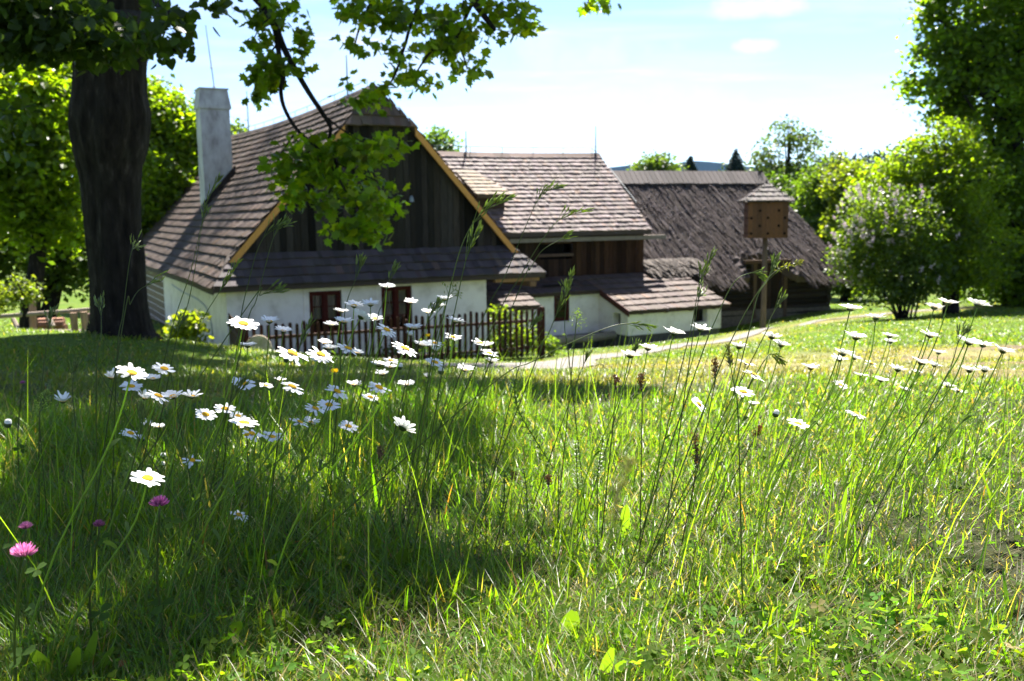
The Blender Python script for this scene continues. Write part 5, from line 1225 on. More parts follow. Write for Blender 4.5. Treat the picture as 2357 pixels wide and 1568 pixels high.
def daisy(xd, yd, size, typ, lean, label, r_, tx=None, ty=None):
    bud = typ == 'u'
    Y = F*DIAM*(.42 if bud else 1)/size; Y = float(np.clip(Y, 1.15, 3.9)); hd = W(xd, yd, Y); s = size*Y/F/2/(.42 if bud else 1)
    HEADS.append(hd); b0 = stem_to_ground(hd, lean, r_.uniform(-.05, .15))
    right = xd > 1400
    dflt = {'d': (.30, -.17), 's': (.14, -.08), 'c': (.12, .0), 'o': (.5, -.3), 'w': (.48, -.08), 'u': (.15, 0)}[typ if not typ == 'b' else 's']
    if right and typ == 's': dflt = (.24, .04)
    if typ == 'b': dflt = (.55, .75)
    nv = np.array([(tx if tx is not None else dflt[0]+r_.normal(0, .07)), (ty if ty is not None else dflt[1]+r_.normal(0, .07)), 1.0])
    o = empty('daisy' if not bud else 'daisy_bud', b0, label, 'daisy' if not bud else 'flower bud', 'ox-eye daisies in the meadow' if not bud else 'closed daisy buds')
    m = basis(nv, r_.uniform(0, 6.28)); m.translation = Vector(hd-b0)
    sc_ = Matrix.Diagonal((s, s, s, 1))
    def part(nm, me): p = put(nm, me, o); p.matrix_local = m @ sc_; return p
    if bud: part('bud', BUD)
    else:
        k = 's' if typ == 'b' else typ
        part('petals', PET[k][r_.integers(len(PET[k]))]); part('disc', DISC[r_.integers(2)]); part('calyx', CAL)
    nn = nrm(nv); end = hd-nn*s*.17; L = np.linalg.norm(end-b0)
    mid1 = b0+(end-b0)*.35+np.array([r_.normal(0, .012)-.02*lean, 0, .05*L]); mid2 = end-(nn*.5+nrm(end-b0)*.5)*L*.22
    pts = smooth_line([b0-np.array([0, 0, .01]), mid1, mid2, end], 15)
    mb = MB(); mb.tube(pts, np.linspace(.0016, .0011, 15)*(1 if Y > 1.5 else 1.1), 6, np.array((.19, .27, .045))*r_.uniform(.8, 1.2))
    for _ in range(r_.integers(2, 5)):
        i = r_.integers(1, 10); a_ = r_.uniform(0, 6.28); dl = nrm(np.array([math.cos(a_), math.sin(a_), .7]))*r_.uniform(.012, .03); leaf_blade(mb, pts[i], pts[i]+dl, .0028, np.array((.09, .14, .03)), (0, 0, .003), 5, .3)
    V = np.vstack(mb.v)-b0; fs = [np.array(l) for l in mb.f.values()]; put('stem', mesh_arrays('stem', V, fs, M['green'], np.vstack(mb.c), True), o)
r_ = np.random.default_rng(300)
DA = '''
145,925,42,c,.15|half closed daisy standing alone at the far left of the shaded grass
255,870,38,c,.25|cup shaped daisy just left of the widest shaded flower
303,860,78,d,.45|widest open daisy of the shaded left group, broad yellow disc, below the trunk
352,873,42,s,.4|daisy half hidden behind the right edge of the widest shaded flower
378,850,58,d,.35|tilted open daisy at the upper right of the widest shaded flower
302,890,52,d,.4|open daisy with a few upright petals, directly under the widest shaded flower
333,918,38,c,.2|small upright cup shaped daisy under the middle of the shaded left row
364,912,62,w,.4|strongly tilted daisy with petals sloping down right, in the shaded left row
398,914,56,s,.35|daisy seen edge on, middle of the shaded left row
441,914,54,s,.35|daisy seen edge on at the right end of the shaded left row
300,998,50,w,.3|drooping daisy tilted left, low in the shade above the large foreground flower
338,981,32,c,.2|closed narrow daisy, left one of the touching low pair in shade
363,983,34,s,.25|half open daisy, right one of the touching low pair in shade
473,955,54,d,.4|open daisy with separate petals left of the crowded overlapping trio
518,942,54,d,.5|upper left daisy of the crowded overlapping trio
548,958,44,d,.5|daisy half hidden behind the overlapping trio
562,974,76,d,.7|largest daisy of the crowded overlapping trio, facing the viewer
580,999,50,w,.7|drooping daisy peeping out below the overlapping trio
626,1006,54,d,.7|open daisy right of and below the overlapping trio
340,1102,80,d,.5|largest foreground daisy, low at left above the magenta clover
442,1060,46,o,.7|nearly bald daisy with a few curled petals and a bare yellow disc
560,746,72,d,.35|large tilted daisy in front of the board fence at the cottage corner
620,741,48,s,.15|daisy in front of the white wall, right of the large tilted one
652,763,44,s,.15|daisy above the pickets, right of the millstone
570,797,44,s,.2|daisy in front of the left edge of the millstone
673,815,80,w,.5|wide flat daisy tilted down right, below the fence's left third
738,817,68,w,.5|flat daisy with a thin disc edge, right of the wide flat one below the fence
735,832,42,s,.2|small daisy tucked under the flat daisies below the fence
560,883,58,d,.4|open daisy alone on dark lawn under the millstone
612,888,34,d,.2|small neat daisy facing forward in dark lawn
645,876,30,s,.2|small pale daisy partly behind a tilted flower in the dark lawn
672,891,62,w,.5|daisy tilted steeply to the right in the dark lawn
776,902,58,w,.45|tilted thin daisy in the middle of the shaded slope
726,941,52,w,.6|thin tilted daisy, left of a touching pair above the grass
757,933,54,d,.55|open daisy, right of a touching pair above the grass
690,972,50,w,.6|narrow daisy seen edge on, low in the middle shade
716,973,42,s,.6|pale daisy beside the narrow edge on one in the middle shade
802,982,50,d,.6|daisy with drooping lower petals left of the big back turned flower
815,886,42,s,.2|small pale daisy at the top of the middle shade
852,915,44,d,.4|small daisy facing forward above the big back turned flower
872,893,60,w,.6|daisy tilted down right on a long slanting stem above the big back turned flower
926,986,66,b,.75|big daisy turned away showing its dark green back and ragged petals
935,886,42,s,.15|edge on daisy right of the slanting stems, over dark grass
880,862,36,s,.15|small daisy under the crowded back rows, centre
747,790,36,s,.15|small daisy below the left cottage window
758,803,40,s,.2|daisy behind the tilted flower below the left cottage window
801,803,58,w,.35|two tone tilted daisy with loose petals below the left window
823,813,34,s,.2|tiny daisy under the tilted loose petalled one
762,749,38,s,.15|daisy crossing the left window's lower right corner
792,742,48,s,.15|wide edge on daisy right of the left window
785,718,36,s,.15|small daisy at the left window's right edge
815,705,46,s,.15|flat topped daisy on the wall between the two windows, left one
853,702,44,s,.2|flat topped daisy on the wall between the two windows, right one
830,731,48,b,.2|daisy showing its green back between the windows
863,735,40,s,.2|daisy under the left edge of the right window
890,760,54,w,.35|tilted daisy with hanging petals below the right window
890,662,40,s,.2|topmost daisy in front of the right window's upper frame
946,697,34,s,.15|small daisy at the right window's right edge
952,756,46,s,.15|daisy in front of the pickets right of the right window
944,772,24,c,.1|tiny closed daisy in front of the pickets
932,803,70,w,.55|large daisy tilted steeply down right, with a bright disc, before the fence
972,795,42,s,.15|daisy before the lower fence rail, left of a near pair
1001,791,40,d,.15|daisy before the lower fence rail, right of a near pair
1002,807,24,c,.1|tiny half closed daisy beneath the pair at the lower fence rail
900,831,40,d,.2|little daisy with yellow disc under the fence, left cluster
872,841,42,s,.2|pale daisy in the cluster under the fence, leftmost
898,846,36,s,.2|pale daisy overlapped by others in the cluster under the fence
1001,835,50,d,.15|double looking daisy with ragged petals under the fence's middle
983,868,24,c,.1|small closed daisy low on the dark lawn under the fence
1023,690,44,s,.15|daisy on the white wall right of the right window, upper one
1008,705,42,s,.15|daisy on the white wall right of the right window, lower one
985,720,34,s,.15|small daisy beside the right window at picket top height
1048,741,46,s,.15|daisy before the picket tops near the wall's right end
1042,777,44,d,.15|daisy with yellow disc before the fence, under the porch roof
1105,790,46,d,.15|upper daisy of the four before the fence's right half
1118,797,42,s,.15|second daisy of the four before the fence's right half
1126,814,44,d,.15|third daisy of the four before the fence's right half, showing its disc
1130,833,42,s,.15|lowest daisy of the four before the fence's right half
1070,852,46,s,.2|daisy low in front of the path, left of the bedstraw
513,1207,34,c,.3|small daisy with three upright white petals, deep in the dark grass
550,1186,50,w,.4|flat daisy with orange edge on disc, deep in the dark grass
1550,768,56,s,.08|perfectly flat topped daisy in front of the white lean-to wall
1613,760,52,s,.3|daisy under the lean-to's right window, tilted to the right
1491,803,50,s,.35|upper daisy of two in front of the path
1450,820,54,s,.3|lower daisy of two in front of the path
1776,777,50,s,.3|upper daisy of the overlapping pair below the dovecote post
1798,795,50,s,.3|lower daisy of the overlapping pair below the dovecote post
1701,800,48,s,.25|daisy left of the dark seed spike on dry lawn
1718,836,44,d,.3|small daisy with yellow disc left of the sunlit right group
1736,863,56,w,.35|drooping daisy below the small yellow disc one, left of the right group
1710,903,60,d,.3|open daisy facing forward low in sunny grass, bright disc
1735,931,32,s,.3|small pale daisy under the forward facing sunny one
1608,931,46,d,.5|daisy lying over sideways on a bent stem in sunny grass
1957,712,54,s,.25|tall daisy under the barn's right corner
2016,733,54,s,.35|daisy on the lawn right of the one under the barn corner
1970,778,58,s,.35|wide flat daisy in the middle of the right group's upper row
2047,775,42,s,.35|daisy with two overlapping heads beside it, upper one, right group
2050,788,38,s,.35|lower small daisy of the overlapping two, right group
1940,815,54,s,.35|large daisy of the dense knot in the right group
1932,829,44,s,.35|lower left daisy of the dense knot in the right group
1966,825,40,s,.35|right daisy of the dense knot in the right group
1866,848,46,s,.3|daisy standing apart left of the dense knot on the dry lawn
1934,886,40,d,.3|small cup shaped daisy with bright disc under the dense knot
1980,866,38,s,.35|daisy between the dense knot and the low leaning stems
2006,836,32,o,.35|withered daisy with short petals right of the dense knot
2027,876,38,s,.35|small daisy under the withered one
2066,852,48,s,.35|daisy pair's flat left partner above the low sunny grass, right
2084,899,36,s,.4|small low daisy among slanting stems, right group
1971,954,52,w,.35|lowest tilted daisy of the right group
1837,976,54,d,.3|daisy facing up with a domed yellow disc, low in sunny grass
1893,1001,26,c,.2|tiny closed daisy right of the domed disc one
2150,709,50,s,.35|first daisy of the high pair in front of the dark right trees
2182,699,50,s,.4|second daisy of the high pair in front of the dark right trees
2251,703,58,s,.45|highest rightmost daisy against the dark right trees
2140,774,50,s,.35|daisy standing over the bare soil patch, left
2160,813,38,s,.35|small daisy over the bare soil patch
2120,836,52,s,.4|wide daisy left of the lower right knot
2150,842,38,s,.4|daisy touching the wide one in the lower right knot
2230,790,58,s,.45|large daisy with loose petals behind a seed head at right
2262,796,48,s,.45|daisy partly behind the loose petalled large one at right
2308,809,56,s,.45|daisy nearest the right edge over the bare soil
2231,854,50,s,.5|left daisy of the low pair near the right edge
2266,853,48,s,.5|right daisy of the low pair near the right edge
2182,890,38,s,.5|thin slanting daisy below the right edge pairs
2206,900,42,d,.5|small daisy with yellow disc under the right edge pairs
2110,858,30,s,.4|small daisy beneath the lower right knot
18,978,20,u,.1|daisy bud standing alone at the extreme left edge
660,829,18,u,.2|daisy bud under the wide flat daisy below the fence
325,1012,17,u,.1|green daisy bud in the shade, below the drooping low daisy
375,1052,15,u,.2|upper bud of two right above the large foreground daisy
373,1072,15,u,.2|lower bud of two right above the large foreground daisy
1015,856,17,u,.1|daisy bud under the fence next to the double looking daisy
920,846,16,u,.1|daisy bud in the cluster under the left part of the fence
1785,955,18,u,.2|green round bud left of the domed disc daisy
'''
for ln in DA.strip().splitlines():
    a, lab = ln.split('|'); x, y, s, t, l = a.split(','); daisy(float(x), float(y), float(s), t, float(l), lab, r_, *((.9, -.5) if 'sideways' in lab else ()))

r_ = np.random.default_rng(102)
# the part of the crown above the meadow: it throws the broken shade over the flowers
shade = [(330, 960, 420, 90, 2100), (500, 1080, 420, 120, 1500), (350, 1270, 460, 170, 1300), (770, 1270, 190, 150, 620), (930, 1180, 120, 50, 160), (830, 1060, 230, 80, 500), (960, 1000, 190, 60, 350), (250, 835, 330, 28, 6500), (250, 800, 300, 18, 6500), (120, 890, 250, 40, 3400), (620, 880, 350, 40, 3800), (900, 850, 260, 20, 4200), (1330, 912, 150, 15, 1500), (1000, 900, 300, 25, 900), (980, 1330, 160, 60, 300), (640, 1400, 330, 60, 420), (330, 1430, 260, 60, 380), (60, 1400, 130, 50, 160), (400, 1545, 230, 45, 330), (1085, 1250, 75, 40, 120), (1060, 1090, 60, 26, 110), (1000, 900, 160, 22, 380), (400, 778, 200, 12, 3000), (850, 820, 230, 12, 2600)]
sp_ = []
for x, y, rx, ry, n in shade:
    n = int(n*1.8); a = r_.uniform(0, 2*math.pi, n); q = np.sqrt(r_.random(n)); edge = r_.random(n) > .85*q**4; a, q = a[edge], q[edge]; n = len(a); cx_ = x+rx*1.08*q*np.cos(a); cy_ = y+ry*1.08*q*np.sin(a)
    d = np.array([ray(*p) for p in zip(cx_, cy_)]); Yg = np.geomspace(.8, 40, 260)
    g = ground(d[:, 0:1]*Yg, np.broadcast_to(Yg, (n, 260))); hit = np.argmax(d[:, 2:3]*Yg < g, 1); Yh = Yg[hit]
    G = d*Yh[:, None]; G[:, 2] = ground(G[:, 0], G[:, 1])+.05
    tm = (.30*(Yh+.01)-G[:, 2]+.6)/(SUN[2]-.30*SUN[1])
    k = (vnoise(cx_/90, cy_/60, 1.0, 21)*3).astype(int)*.7
    t = np.maximum(tm, 9.0)+k+r_.uniform(0, .7, n)
    sp_.append(G+SUN*t[:, None]+r_.normal(0, .05, (n, 3)))
P = np.vstack(sp_); pj = project(P); inside = (pj[:, 2] > 0) & (pj[:, 0] > -30) & (pj[:, 0] < 2390) & (pj[:, 1] > -40) & (pj[:, 1] < 1600)
P = P[~inside]; gap = vnoise(P[:, 0], P[:, 1], 1.7, 33)*.55+vnoise(P[:, 0], P[:, 1], 4.5, 34)*.45; P = P[gap > .37]
hd_ = np.array(HEADS); hd_ = hd_[(hd_[:, 0] < .3) & (r_.random(len(hd_)) < .65)]     # gaps in the leaves let sun flecks reach many of the flowers
for h_ in hd_:
    d = P-h_; t_ = d@SUN; P = P[np.linalg.norm(d-t_[:, None]*SUN, axis=1) > .085]
C = leafcol(len(P), r_, (.06, .10, .014), .3, .15)
build_leaves('crown', LINDEN, P, .12*r_.uniform(.7, 1.25, len(P)), C, map_, r_, .9, .3)
for k in range(26):
    p = P[r_.integers(len(P))]; s0 = ml_[2]+(ml_[4]-ml_[2])*r_.random()
    m_ = (s0+p)/2+np.array([0, 0, .8]); lp = smooth_line([s0, m_, p], 12); q = project(lp)
    if ((q[:, 2] > 0) & (q[:, 0] > 0) & (q[:, 0] < 2357) & (q[:, 1] > 0)).any(): continue
    mbough.tube(lp, np.linspace(.06, .012, 12), 6)
mbough.build('boughs', M['bark'], map_, True)

# ---------------------------------------------------------------- tall grass stalks with seed heads
def spikelet(mb, p, d, L, w, c):
    d = nrm(d); a = nrm(np.cross(d, [.3, .8, .5])); b_ = np.cross(d, a); m_ = p+d*L*.42
    mb.add([p, m_+a*w, m_+b_*w, m_-a*w, m_-b_*w, p+d*L], [(0, 2, 1), (0, 3, 2), (0, 4, 3), (0, 1, 4), (5, 1, 2), (5, 2, 3), (5, 3, 4), (5, 4, 1)], c)
def stalk(pxs, Y, kind, label, r_, head=.3, colr=(.085, .115, .03), thick=1.0, name='grass_stalk'):
    P = [W(x, y, Y+i*.02) for i, (x, y) in enumerate(pxs)]
    d = P[0]-P[1]; 
    base = P[0].copy()
    if d[2] > -.02: d[2] = -.3
    d = nrm(d*np.array([1, .2, 1])); d = nrm(d+np.array([0, 0, -.25]))
    for _ in range(400):
        if base[2] <= ground(base[0], base[1]): break
        base = base+d*.005
    pts = smooth_line([base]+P, 46) if base[2] < P[0][2]-.01 else smooth_line(P, 46)
    b0 = pts[0].copy(); o = empty(name, b0, label, 'grass stalk' if name == 'grass_stalk' else 'seed head', 'tall grass stalks in the meadow' if name == 'grass_stalk' else 'brown seed heads in the meadow')
    mb = MB(); c = np.array(colr)*r_.uniform(.85, 1.15); mb.tube(pts, np.linspace(.0013, .0006, 46)*thick*max(1, Y/2), 5, c); mb.build('stem', M['green'], o, True)
    L = np.linalg.norm(np.diff(pts, axis=0), axis=1).sum(); mb = MB(); T = nrm(np.gradient(pts, axis=0)); sz = max(1, Y/2.1) if Y > 1 else .42
    i0 = int(46*(1-head)); hc = np.array({'dense': (.20, .20, .07), 'brown': (.17, .105, .06)}.get(kind, (.17, .21, .06)))
    side = 1
    for i in range(i0, 46):
        t = (i-i0)/max(1, 45-i0); p, tg = pts[i], T[i]
        if kind in ('brome', 'droop', 'lit'):
            for q in range(2):
                side = -side; u = nrm(np.cross(tg, [0, 1, 0]))*side
                bl_ = (.035*(1-t)+.006)*r_.uniform(.4, 1.2)*sz*(1 if kind != 'droop' else .6); dd = nrm(tg+u*r_.uniform(.05, .32)+r_.normal(0, .08, 3)+np.array([0, 0, -.25 if kind == 'droop' else .1]))
                e = p+dd*bl_
                if i % 2 == 0 and bl_ > .012: mb.tube([p, e], .0005*sz, 4, c)
                if i % 2 == 0 or r_.random() < .35:
                    for w3 in range(r_.integers(2, 4)): spikelet(mb, e-dd*.006*w3, dd+r_.normal(0, .12, 3), r_.uniform(.011, .018)*sz, .0015*sz, hc*r_.uniform(.6, 1.3))
        elif kind == 'open':
            if i % 3 == 0:
                side = -side; u = nrm(np.cross(tg, [0, 1, 0]))*side; bl_ = .05*(1-t*.8)*r_.uniform(.5, 1.1)*sz; dd = nrm(tg*.9+u*.8+r_.normal(0, .15, 3)); e = p+dd*bl_; mb.tube([p, e], .0005*sz, 4, c)
                for w3 in range(5): spikelet(mb, p+dd*bl_*(.35+.16*w3)+r_.normal(0, .003, 3), dd+r_.normal(0, .4, 3), .008*sz, .0013*sz, hc*r_.uniform(.6, 1.3))
        elif kind == 'fluff':
            for w3 in range(5):
                dd = nrm(r_.normal(0, 1, 3)+tg*.6); e = p+dd*r_.uniform(.006, .026)*(1-.6*t)*sz; spikelet(mb, e, dd, .0045*sz, .0011*sz, hc*r_.uniform(.9, 1.9))
        elif kind == 'dense':
            for w3 in range(6): dd = nrm(tg+r_.normal(0, .55, 3)); spikelet(mb, p+r_.normal(0, .0012, 3), dd, .010*sz, .0013*sz, hc*r_.uniform(.6, 1.5))
        elif kind == 'brown':
            for w3 in range(6): dd = nrm(tg+r_.normal(0, .8, 3)); spikelet(mb, p+r_.normal(0, .003, 3), dd, .007*sz, .0016*sz, hc*r_.uniform(.5, 1.6))
    mb.build('seed_head', M['blade'], o)
r_ = np.random.default_rng(400)
SK = '''
brome .22 1.7 268,845 283,720 300,590 312,572|tall stalk with an open head rising in front of the linden trunk
lit .12 1.7 283,745 300,700 318,670 342,655|side stalk arching right in front of the trunk base
brome .25 1.7 222,850 232,780 233,730 229,705|stalk with narrow green heads left of the trunk base
open .2 1.8 232,860 205,810 188,778|short stalk leaning left on the shaded lawn
brome .3 2.0 90,985 100,850 112,760 118,722|thin stalk before the pole fence at far left
fluff .45 1.9 92,990 97,940 105,905|fuzzy small seeded panicle low at far left
brome .35 2.0 172,960 168,880 172,850|stalk with a loose head left of the shaded daisy row
brome .25 2.2 385,800 440,620 475,470 500,415|tall stalk crossing the chimney foot and left roof
brome .2 2.2 402,800 435,690 460,550 472,480|slender stalk across the left roof slope
lit .25 1.9 545,800 572,650 605,550 660,517|arching stalk over the left barge board
lit .2 1.9 560,780 590,690 625,560 640,525|second arching stalk beside the left barge board
brome .25 2.0 450,790 470,730 500,680 545,610|stalk before the cottage's left corner
brome .3 1.9 560,720 600,680 640,668|low stalk bent right below the cottage eave
brome .3 2.2 790,760 800,690 820,640 832,598|stalk before the skirt roof above the left window
brome .25 2.3 860,770 880,700 895,650 908,620|stalk rising to the skirt roof between the windows
lit .3 1.6 990,880 1030,690 1065,560 1110,490 1168,460|largest feathery stalk rising past the gable's right slope
brome .3 1.65 1010,900 1050,700 1075,590 1100,530|feathery stalk beside the largest one on the dark gable
brome .3 2.0 1100,760 1160,640 1215,510 1245,450 1288,430|stalk over the sunlit farmhouse roof, upper one
brome .28 2.0 1130,760 1195,640 1250,550 1290,505 1352,485|stalk over the sunlit farmhouse roof, lower arching one
lit .15 2.0 1190,680 1220,620 1250,575 1305,545|small side head in front of the loft wall
open .35 2.0 1000,800 1020,720 1035,680 1050,665|feathery open head before the cottage wall's right part
brome .35 2.0 1230,840 1262,770 1290,700 1318,630|stalk before the door window of the farmhouse
brome .3 2.1 1310,830 1300,760 1303,690 1300,660|upright stalk before the red framed farmhouse window
fluff .4 2.1 1322,790 1326,745 1330,720|pale fuzzy panicle against the white lower wall
droop .22 1.7 1100,910 1230,830 1370,765 1440,745 1500,750|long stalk drooping to the right over the path
brome .3 1.8 1560,880 1590,760 1610,660 1638,587|stalk rising across the lean-to roof's right end
lit .3 1.8 1580,880 1600,740 1608,690 1612,680|stalk before the lean-to's right window
droop .2 1.7 1600,860 1650,730 1690,650 1730,628 1757,632|stalk nodding right in front of the dovecote post
brome .25 1.6 1690,900 1725,760 1745,680 1770,640 1783,600|stalk with a stiff head beside the dovecote post
dense .18 1.6 1640,890 1690,770 1740,680 1785,625 1840,605|yellowish dense seed head arching right of the dovecote post
dense .22 1.5 1700,985 1692,900 1683,850 1676,800|dark narrow seed spike standing on the sunny lawn
brome .2 1.9 1745,800 1765,760 1775,730 1800,690|thin stalk on the barn's shaded wall
brome .3 2.1 1320,900 1340,850 1350,820|short dark head in front of the gravel path
brome .3 2.1 1440,880 1452,840 1462,800|short stalk leaning over the gravel path
droop .3 1.8 1730,880 1760,830 1775,815 1800,830|feathery stalk drooping over daisies right of the dark spike
brome .3 1.6 2150,920 2190,840 2205,790 2222,765|seed head overlapping the loose petalled daisy at right
brome .25 2.0 400,900 385,800 400,770 420,740|stalk before the bright shrub at the wall
brome .3 1.5 250,1290 285,1150 322,1000 330,945|slim stalk through the middle of the dark left grass
brome .3 1.6 470,1100 500,1000 530,930 560,880|stalk rising between the trio and the lone lawn daisy
brome .3 1.8 640,1010 660,900 690,800 712,745|stalk before the pickets left of the left window
brome .3 1.9 930,900 960,800 985,740 1005,700|stalk before the fence right of the right window
brome .3 2.0 1180,900 1200,830 1215,770 1240,735|stalk at the right end of the picket fence
'''
for ln in SK.strip().splitlines():
    a, lab = ln.split('|'); q = a.split(); stalk([tuple(float(v) for v in p.split(',')) for p in q[3:]], float(q[2]), q[0], lab, r_, float(q[1]))
for px_, lab in (([(1600, 1090), (1603, 1050), (1600, 1005)], 'rusty brown dock seed head in sunny grass below the sideways daisy'), ([(1478, 930), (1476, 900), (1475, 866)], 'small round brown head right of the bedstraw, nearer the path'), ([(1416, 930), (1418, 895), (1419, 868)], 'small round brown head left of its twin before the path'), ([(1715, 1050), (1735, 1010), (1748, 982)], 'dark brown plantain head left of the domed disc daisy'), ([(1642, 900), (1645, 870), (1646, 832)], 'small brown head on a thin stem over the dry lawn'), ([(1170, 1140), (1178, 1110), (1183, 1090)], 'withered brown clover head in the half lit middle'), ([(1258, 1150), (1262, 1120), (1262, 1098)], 'withered brown head right of the bedstraw shoots'), ([(880, 1100), (873, 1060), (876, 1035)], 'dark brown head in the dappled shade of the middle')):
    stalk(px_, 1.9, 'brown', lab, r_, .28 if 'dock' not in lab else .6, (.07, .06, .03), 1, 'seed_stalk')
# an out of focus seed head close to the lens
stalk([(1330, 1500), (1395, 1270), (1425, 1130), (1452, 1060)], .45, 'dense', 'blurred seed head very near the viewer in the sunny middle', r_, .40, (.22, .26, .08), .6)

# ---------------------------------------------------------------- clover flowers and leafy plants
def clover(x, y, size, Y, colr, label, lean=.1):
    r_ = np.random.default_rng(int(x)); hd = W(x, y, Y); rad = size*Y/F/2; b0 = stem_to_ground(hd, lean)
    o = empty('clover_flower', b0, label, 'clover', 'pink clover flowers')
    mb = MB(); n = 110
    for k in range(n):
        z = r_.uniform(-.15, 1); a = r_.uniform(0, 6.28); s_ = math.sqrt(max(0, 1-z*z)); d = nrm(np.array([s_*math.cos(a), s_*math.sin(a), z*.9+.45]))
        p = hd+np.array([d[0], d[1], d[2]*.8])*rad*.35; L = rad*r_.uniform(.6, .85); sd = nrm(np.cross(d, r_.normal(0, 1, 3)))*rad*.085; e = p+d*L+np.array([0, 0, rad*.12]); c = np.array(colr)*r_.uniform(.7, 1.35); 
        mb.add([p-sd*.6, p+sd*.6, e*.35+p*.65+sd, e+sd*.35, e-sd*.35, e*.35+p*.65-sd], [(0, 1, 2, 5), (5, 2, 3, 4)], [c*.6, c*.6, c, c*1.5, c*1.5, c])
    mb.build('flower_head', M['petal'], o)
    mb = MB(); mid = (b0+hd)/2+np.array([-.01, 0, .01]); mb.tube(smooth_line([b0, mid, hd-np.array([0, 0, rad*.2])], 12), .0016, 6, (.08, .11, .03)); mb.build('stem', M['green'], o, True)
    V0, F0 = CLO
    for (t, sc2, n3) in ((.93, .014, 3), (.45, .02, 3), (.15, .018, 3)):
        c0 = b0+(hd-b0)*t+np.array([r_.normal(0, .012), r_.normal(0, .01), -.004]); nv = nrm(np.array([r_.normal(0, .3), -.4, 1])); t1 = nrm(np.cross(nv, [1, 0, .2])); b1_ = np.cross(nv, t1); a0 = r_.uniform(0, 6); mb = MB()
        for j in range(n3):
            a = a0+j*2.09; tt = t1*math.cos(a)+b1_*math.sin(a); bb = np.cross(tt, nv); c = np.array((.06, .11, .025))*r_.uniform(.8, 1.2)
            mb.add(c0+sc2*(V0[:, 0:1]*bb+V0[:, 1:2]*tt+V0[:, 2:3]*nv), [tuple(f) for f in F0], c)
        mb.build('leaf', M['weed'], o)
clover(57, 1282, 62, 1.12, (.62, .22, .42), 'largest pale pink clover flower at the lower left edge')
clover(60, 1218, 32, 1.35, (.42, .15, .29), 'smaller dull pink clover flower just above the largest one')
clover(229, 1212, 30, 1.3, (.26, .08, .17), 'dim narrow purple clover flower between the other clovers')
clover(367, 1166, 46, 1.3, (.40, .11, .29), 'magenta clover flower under the large foreground daisy', .0)
clover(52, 884, 14, 2.6, (.35, .10, .25), 'tiny purple clover flower far back in the shaded lawn')
def leafy(label, lv_, name='broadleaf_plant', cat='plant', tooth=0, colr=(.085, .14, .02)):
    """lv_: (x0, y0, x1, y1, width px, Y) for each leaf from its foot to its tip"""
    r_ = np.random.default_rng(int(lv_[0][0])); Y0 = gpt(lv_[0][0], lv_[0][1], .6, 8)[1]*.94; b0 = W(lv_[0][0], lv_[0][1], Y0); gb = b0.copy(); gb[2] = ground(gb[0], gb[1])
    o = empty(name, gb, label, cat)
    for (x0, y0, x1, y1, wp, Y) in lv_:
        Y = gpt(x0, y0, .6, 8)[1]*.94; mb = MB(); p0 = W(x0, y0, Y); g = ground(p0[0], p0[1]); p0[2] = g+.004; p1 = W(x1, y1, Y+r_.uniform(-.05, .05)); p1[2] = max(p1[2], g+.012)
        leaf_blade(mb, p0, p1, wp/F*Y/2, np.array(colr)*r_.uniform(.8, 1.25), (0, 0, r_.uniform(0, .012)), 9 if tooth else 7, tooth); mb.build('leaf', M['weed'], o)
    mb = MB(); c0 = gb+np.array([0, 0, .012]); mb.tube([gb-np.array([0, 0, .02]), gb*.5+c0*.5, c0], .0018, 5, (.07, .10, .03)); mb.build('stem', M['green'], o)
leafy('upright clump of smooth lance shaped leaves in the lower left corner', [(175, 1560, 222, 1452, 30, 1.12), (150, 1565, 182, 1490, 34, 1.1), (165, 1575, 235, 1500, 26, 1.1), (140, 1570, 70, 1492, 36, 1.12), (150, 1580, 90, 1540, 34, 1.08), (200, 1575, 262, 1490, 20, 1.12), (130, 1590, 60, 1580, 26, 1.07)])
leafy('bright toothed leaf pair catching sun near the bottom left', [(525, 1470, 480, 1447, 22, 1.2), (520, 1470, 556, 1432, 30, 1.2), (530, 1475, 548, 1462, 20, 1.2), (522, 1480, 500, 1492, 18, 1.2)], tooth=.22)
leafy('single bright upright grass leaf pair in the dark lower middle', [(640, 1425, 630, 1345, 11, 1.25), (648, 1440, 655, 1395, 9, 1.25)], 'grass_tuft', 'grass tuft')
leafy('long slanting blade tuft at the left of the bottom edge', [(240, 1415, 155, 1355, 9, 1.2), (245, 1415, 255, 1430, 8, 1.2), (520, 1455, 412, 1408, 5, 1.2)], 'grass_tuft', 'grass tuft')
leafy('two lime green rounded leaves glowing in the sunny middle', [(1330, 1195, 1345, 1145, 40, 1.75), (1435, 1212, 1442, 1162, 24, 1.75), (1420, 1230, 1430, 1195, 14, 1.75)])
leafy('broad dark rosette with scalloped leaves in the central shade', [(940, 1310, 985, 1265, 55, 1.4), (945, 1315, 905, 1280, 50, 1.4), (935, 1320, 975, 1320, 46, 1.38), (930, 1325, 880, 1330, 46, 1.38), (925, 1315, 930, 1262, 40, 1.42), (905, 1330, 840, 1345, 36, 1.38)], tooth=.15, colr=(.05, .085, .018))
leafy('scalloped leaf plant lit from behind at the bottom centre left', [(690, 1450, 690, 1385, 34, 1.2), (688, 1455, 668, 1420, 26, 1.2), (694, 1455, 722, 1425, 28, 1.2)], tooth=.3, colr=(.06, .10, .02))
leafy('large rounded dock leaf group in the sun at the bottom middle', [(1305, 1445, 1290, 1390, 52, 1.3), (1300, 1450, 1322, 1405, 48, 1.3), (1380, 1545, 1410, 1490, 30, 1.15), (1395, 1555, 1440, 1520, 24, 1.15)])
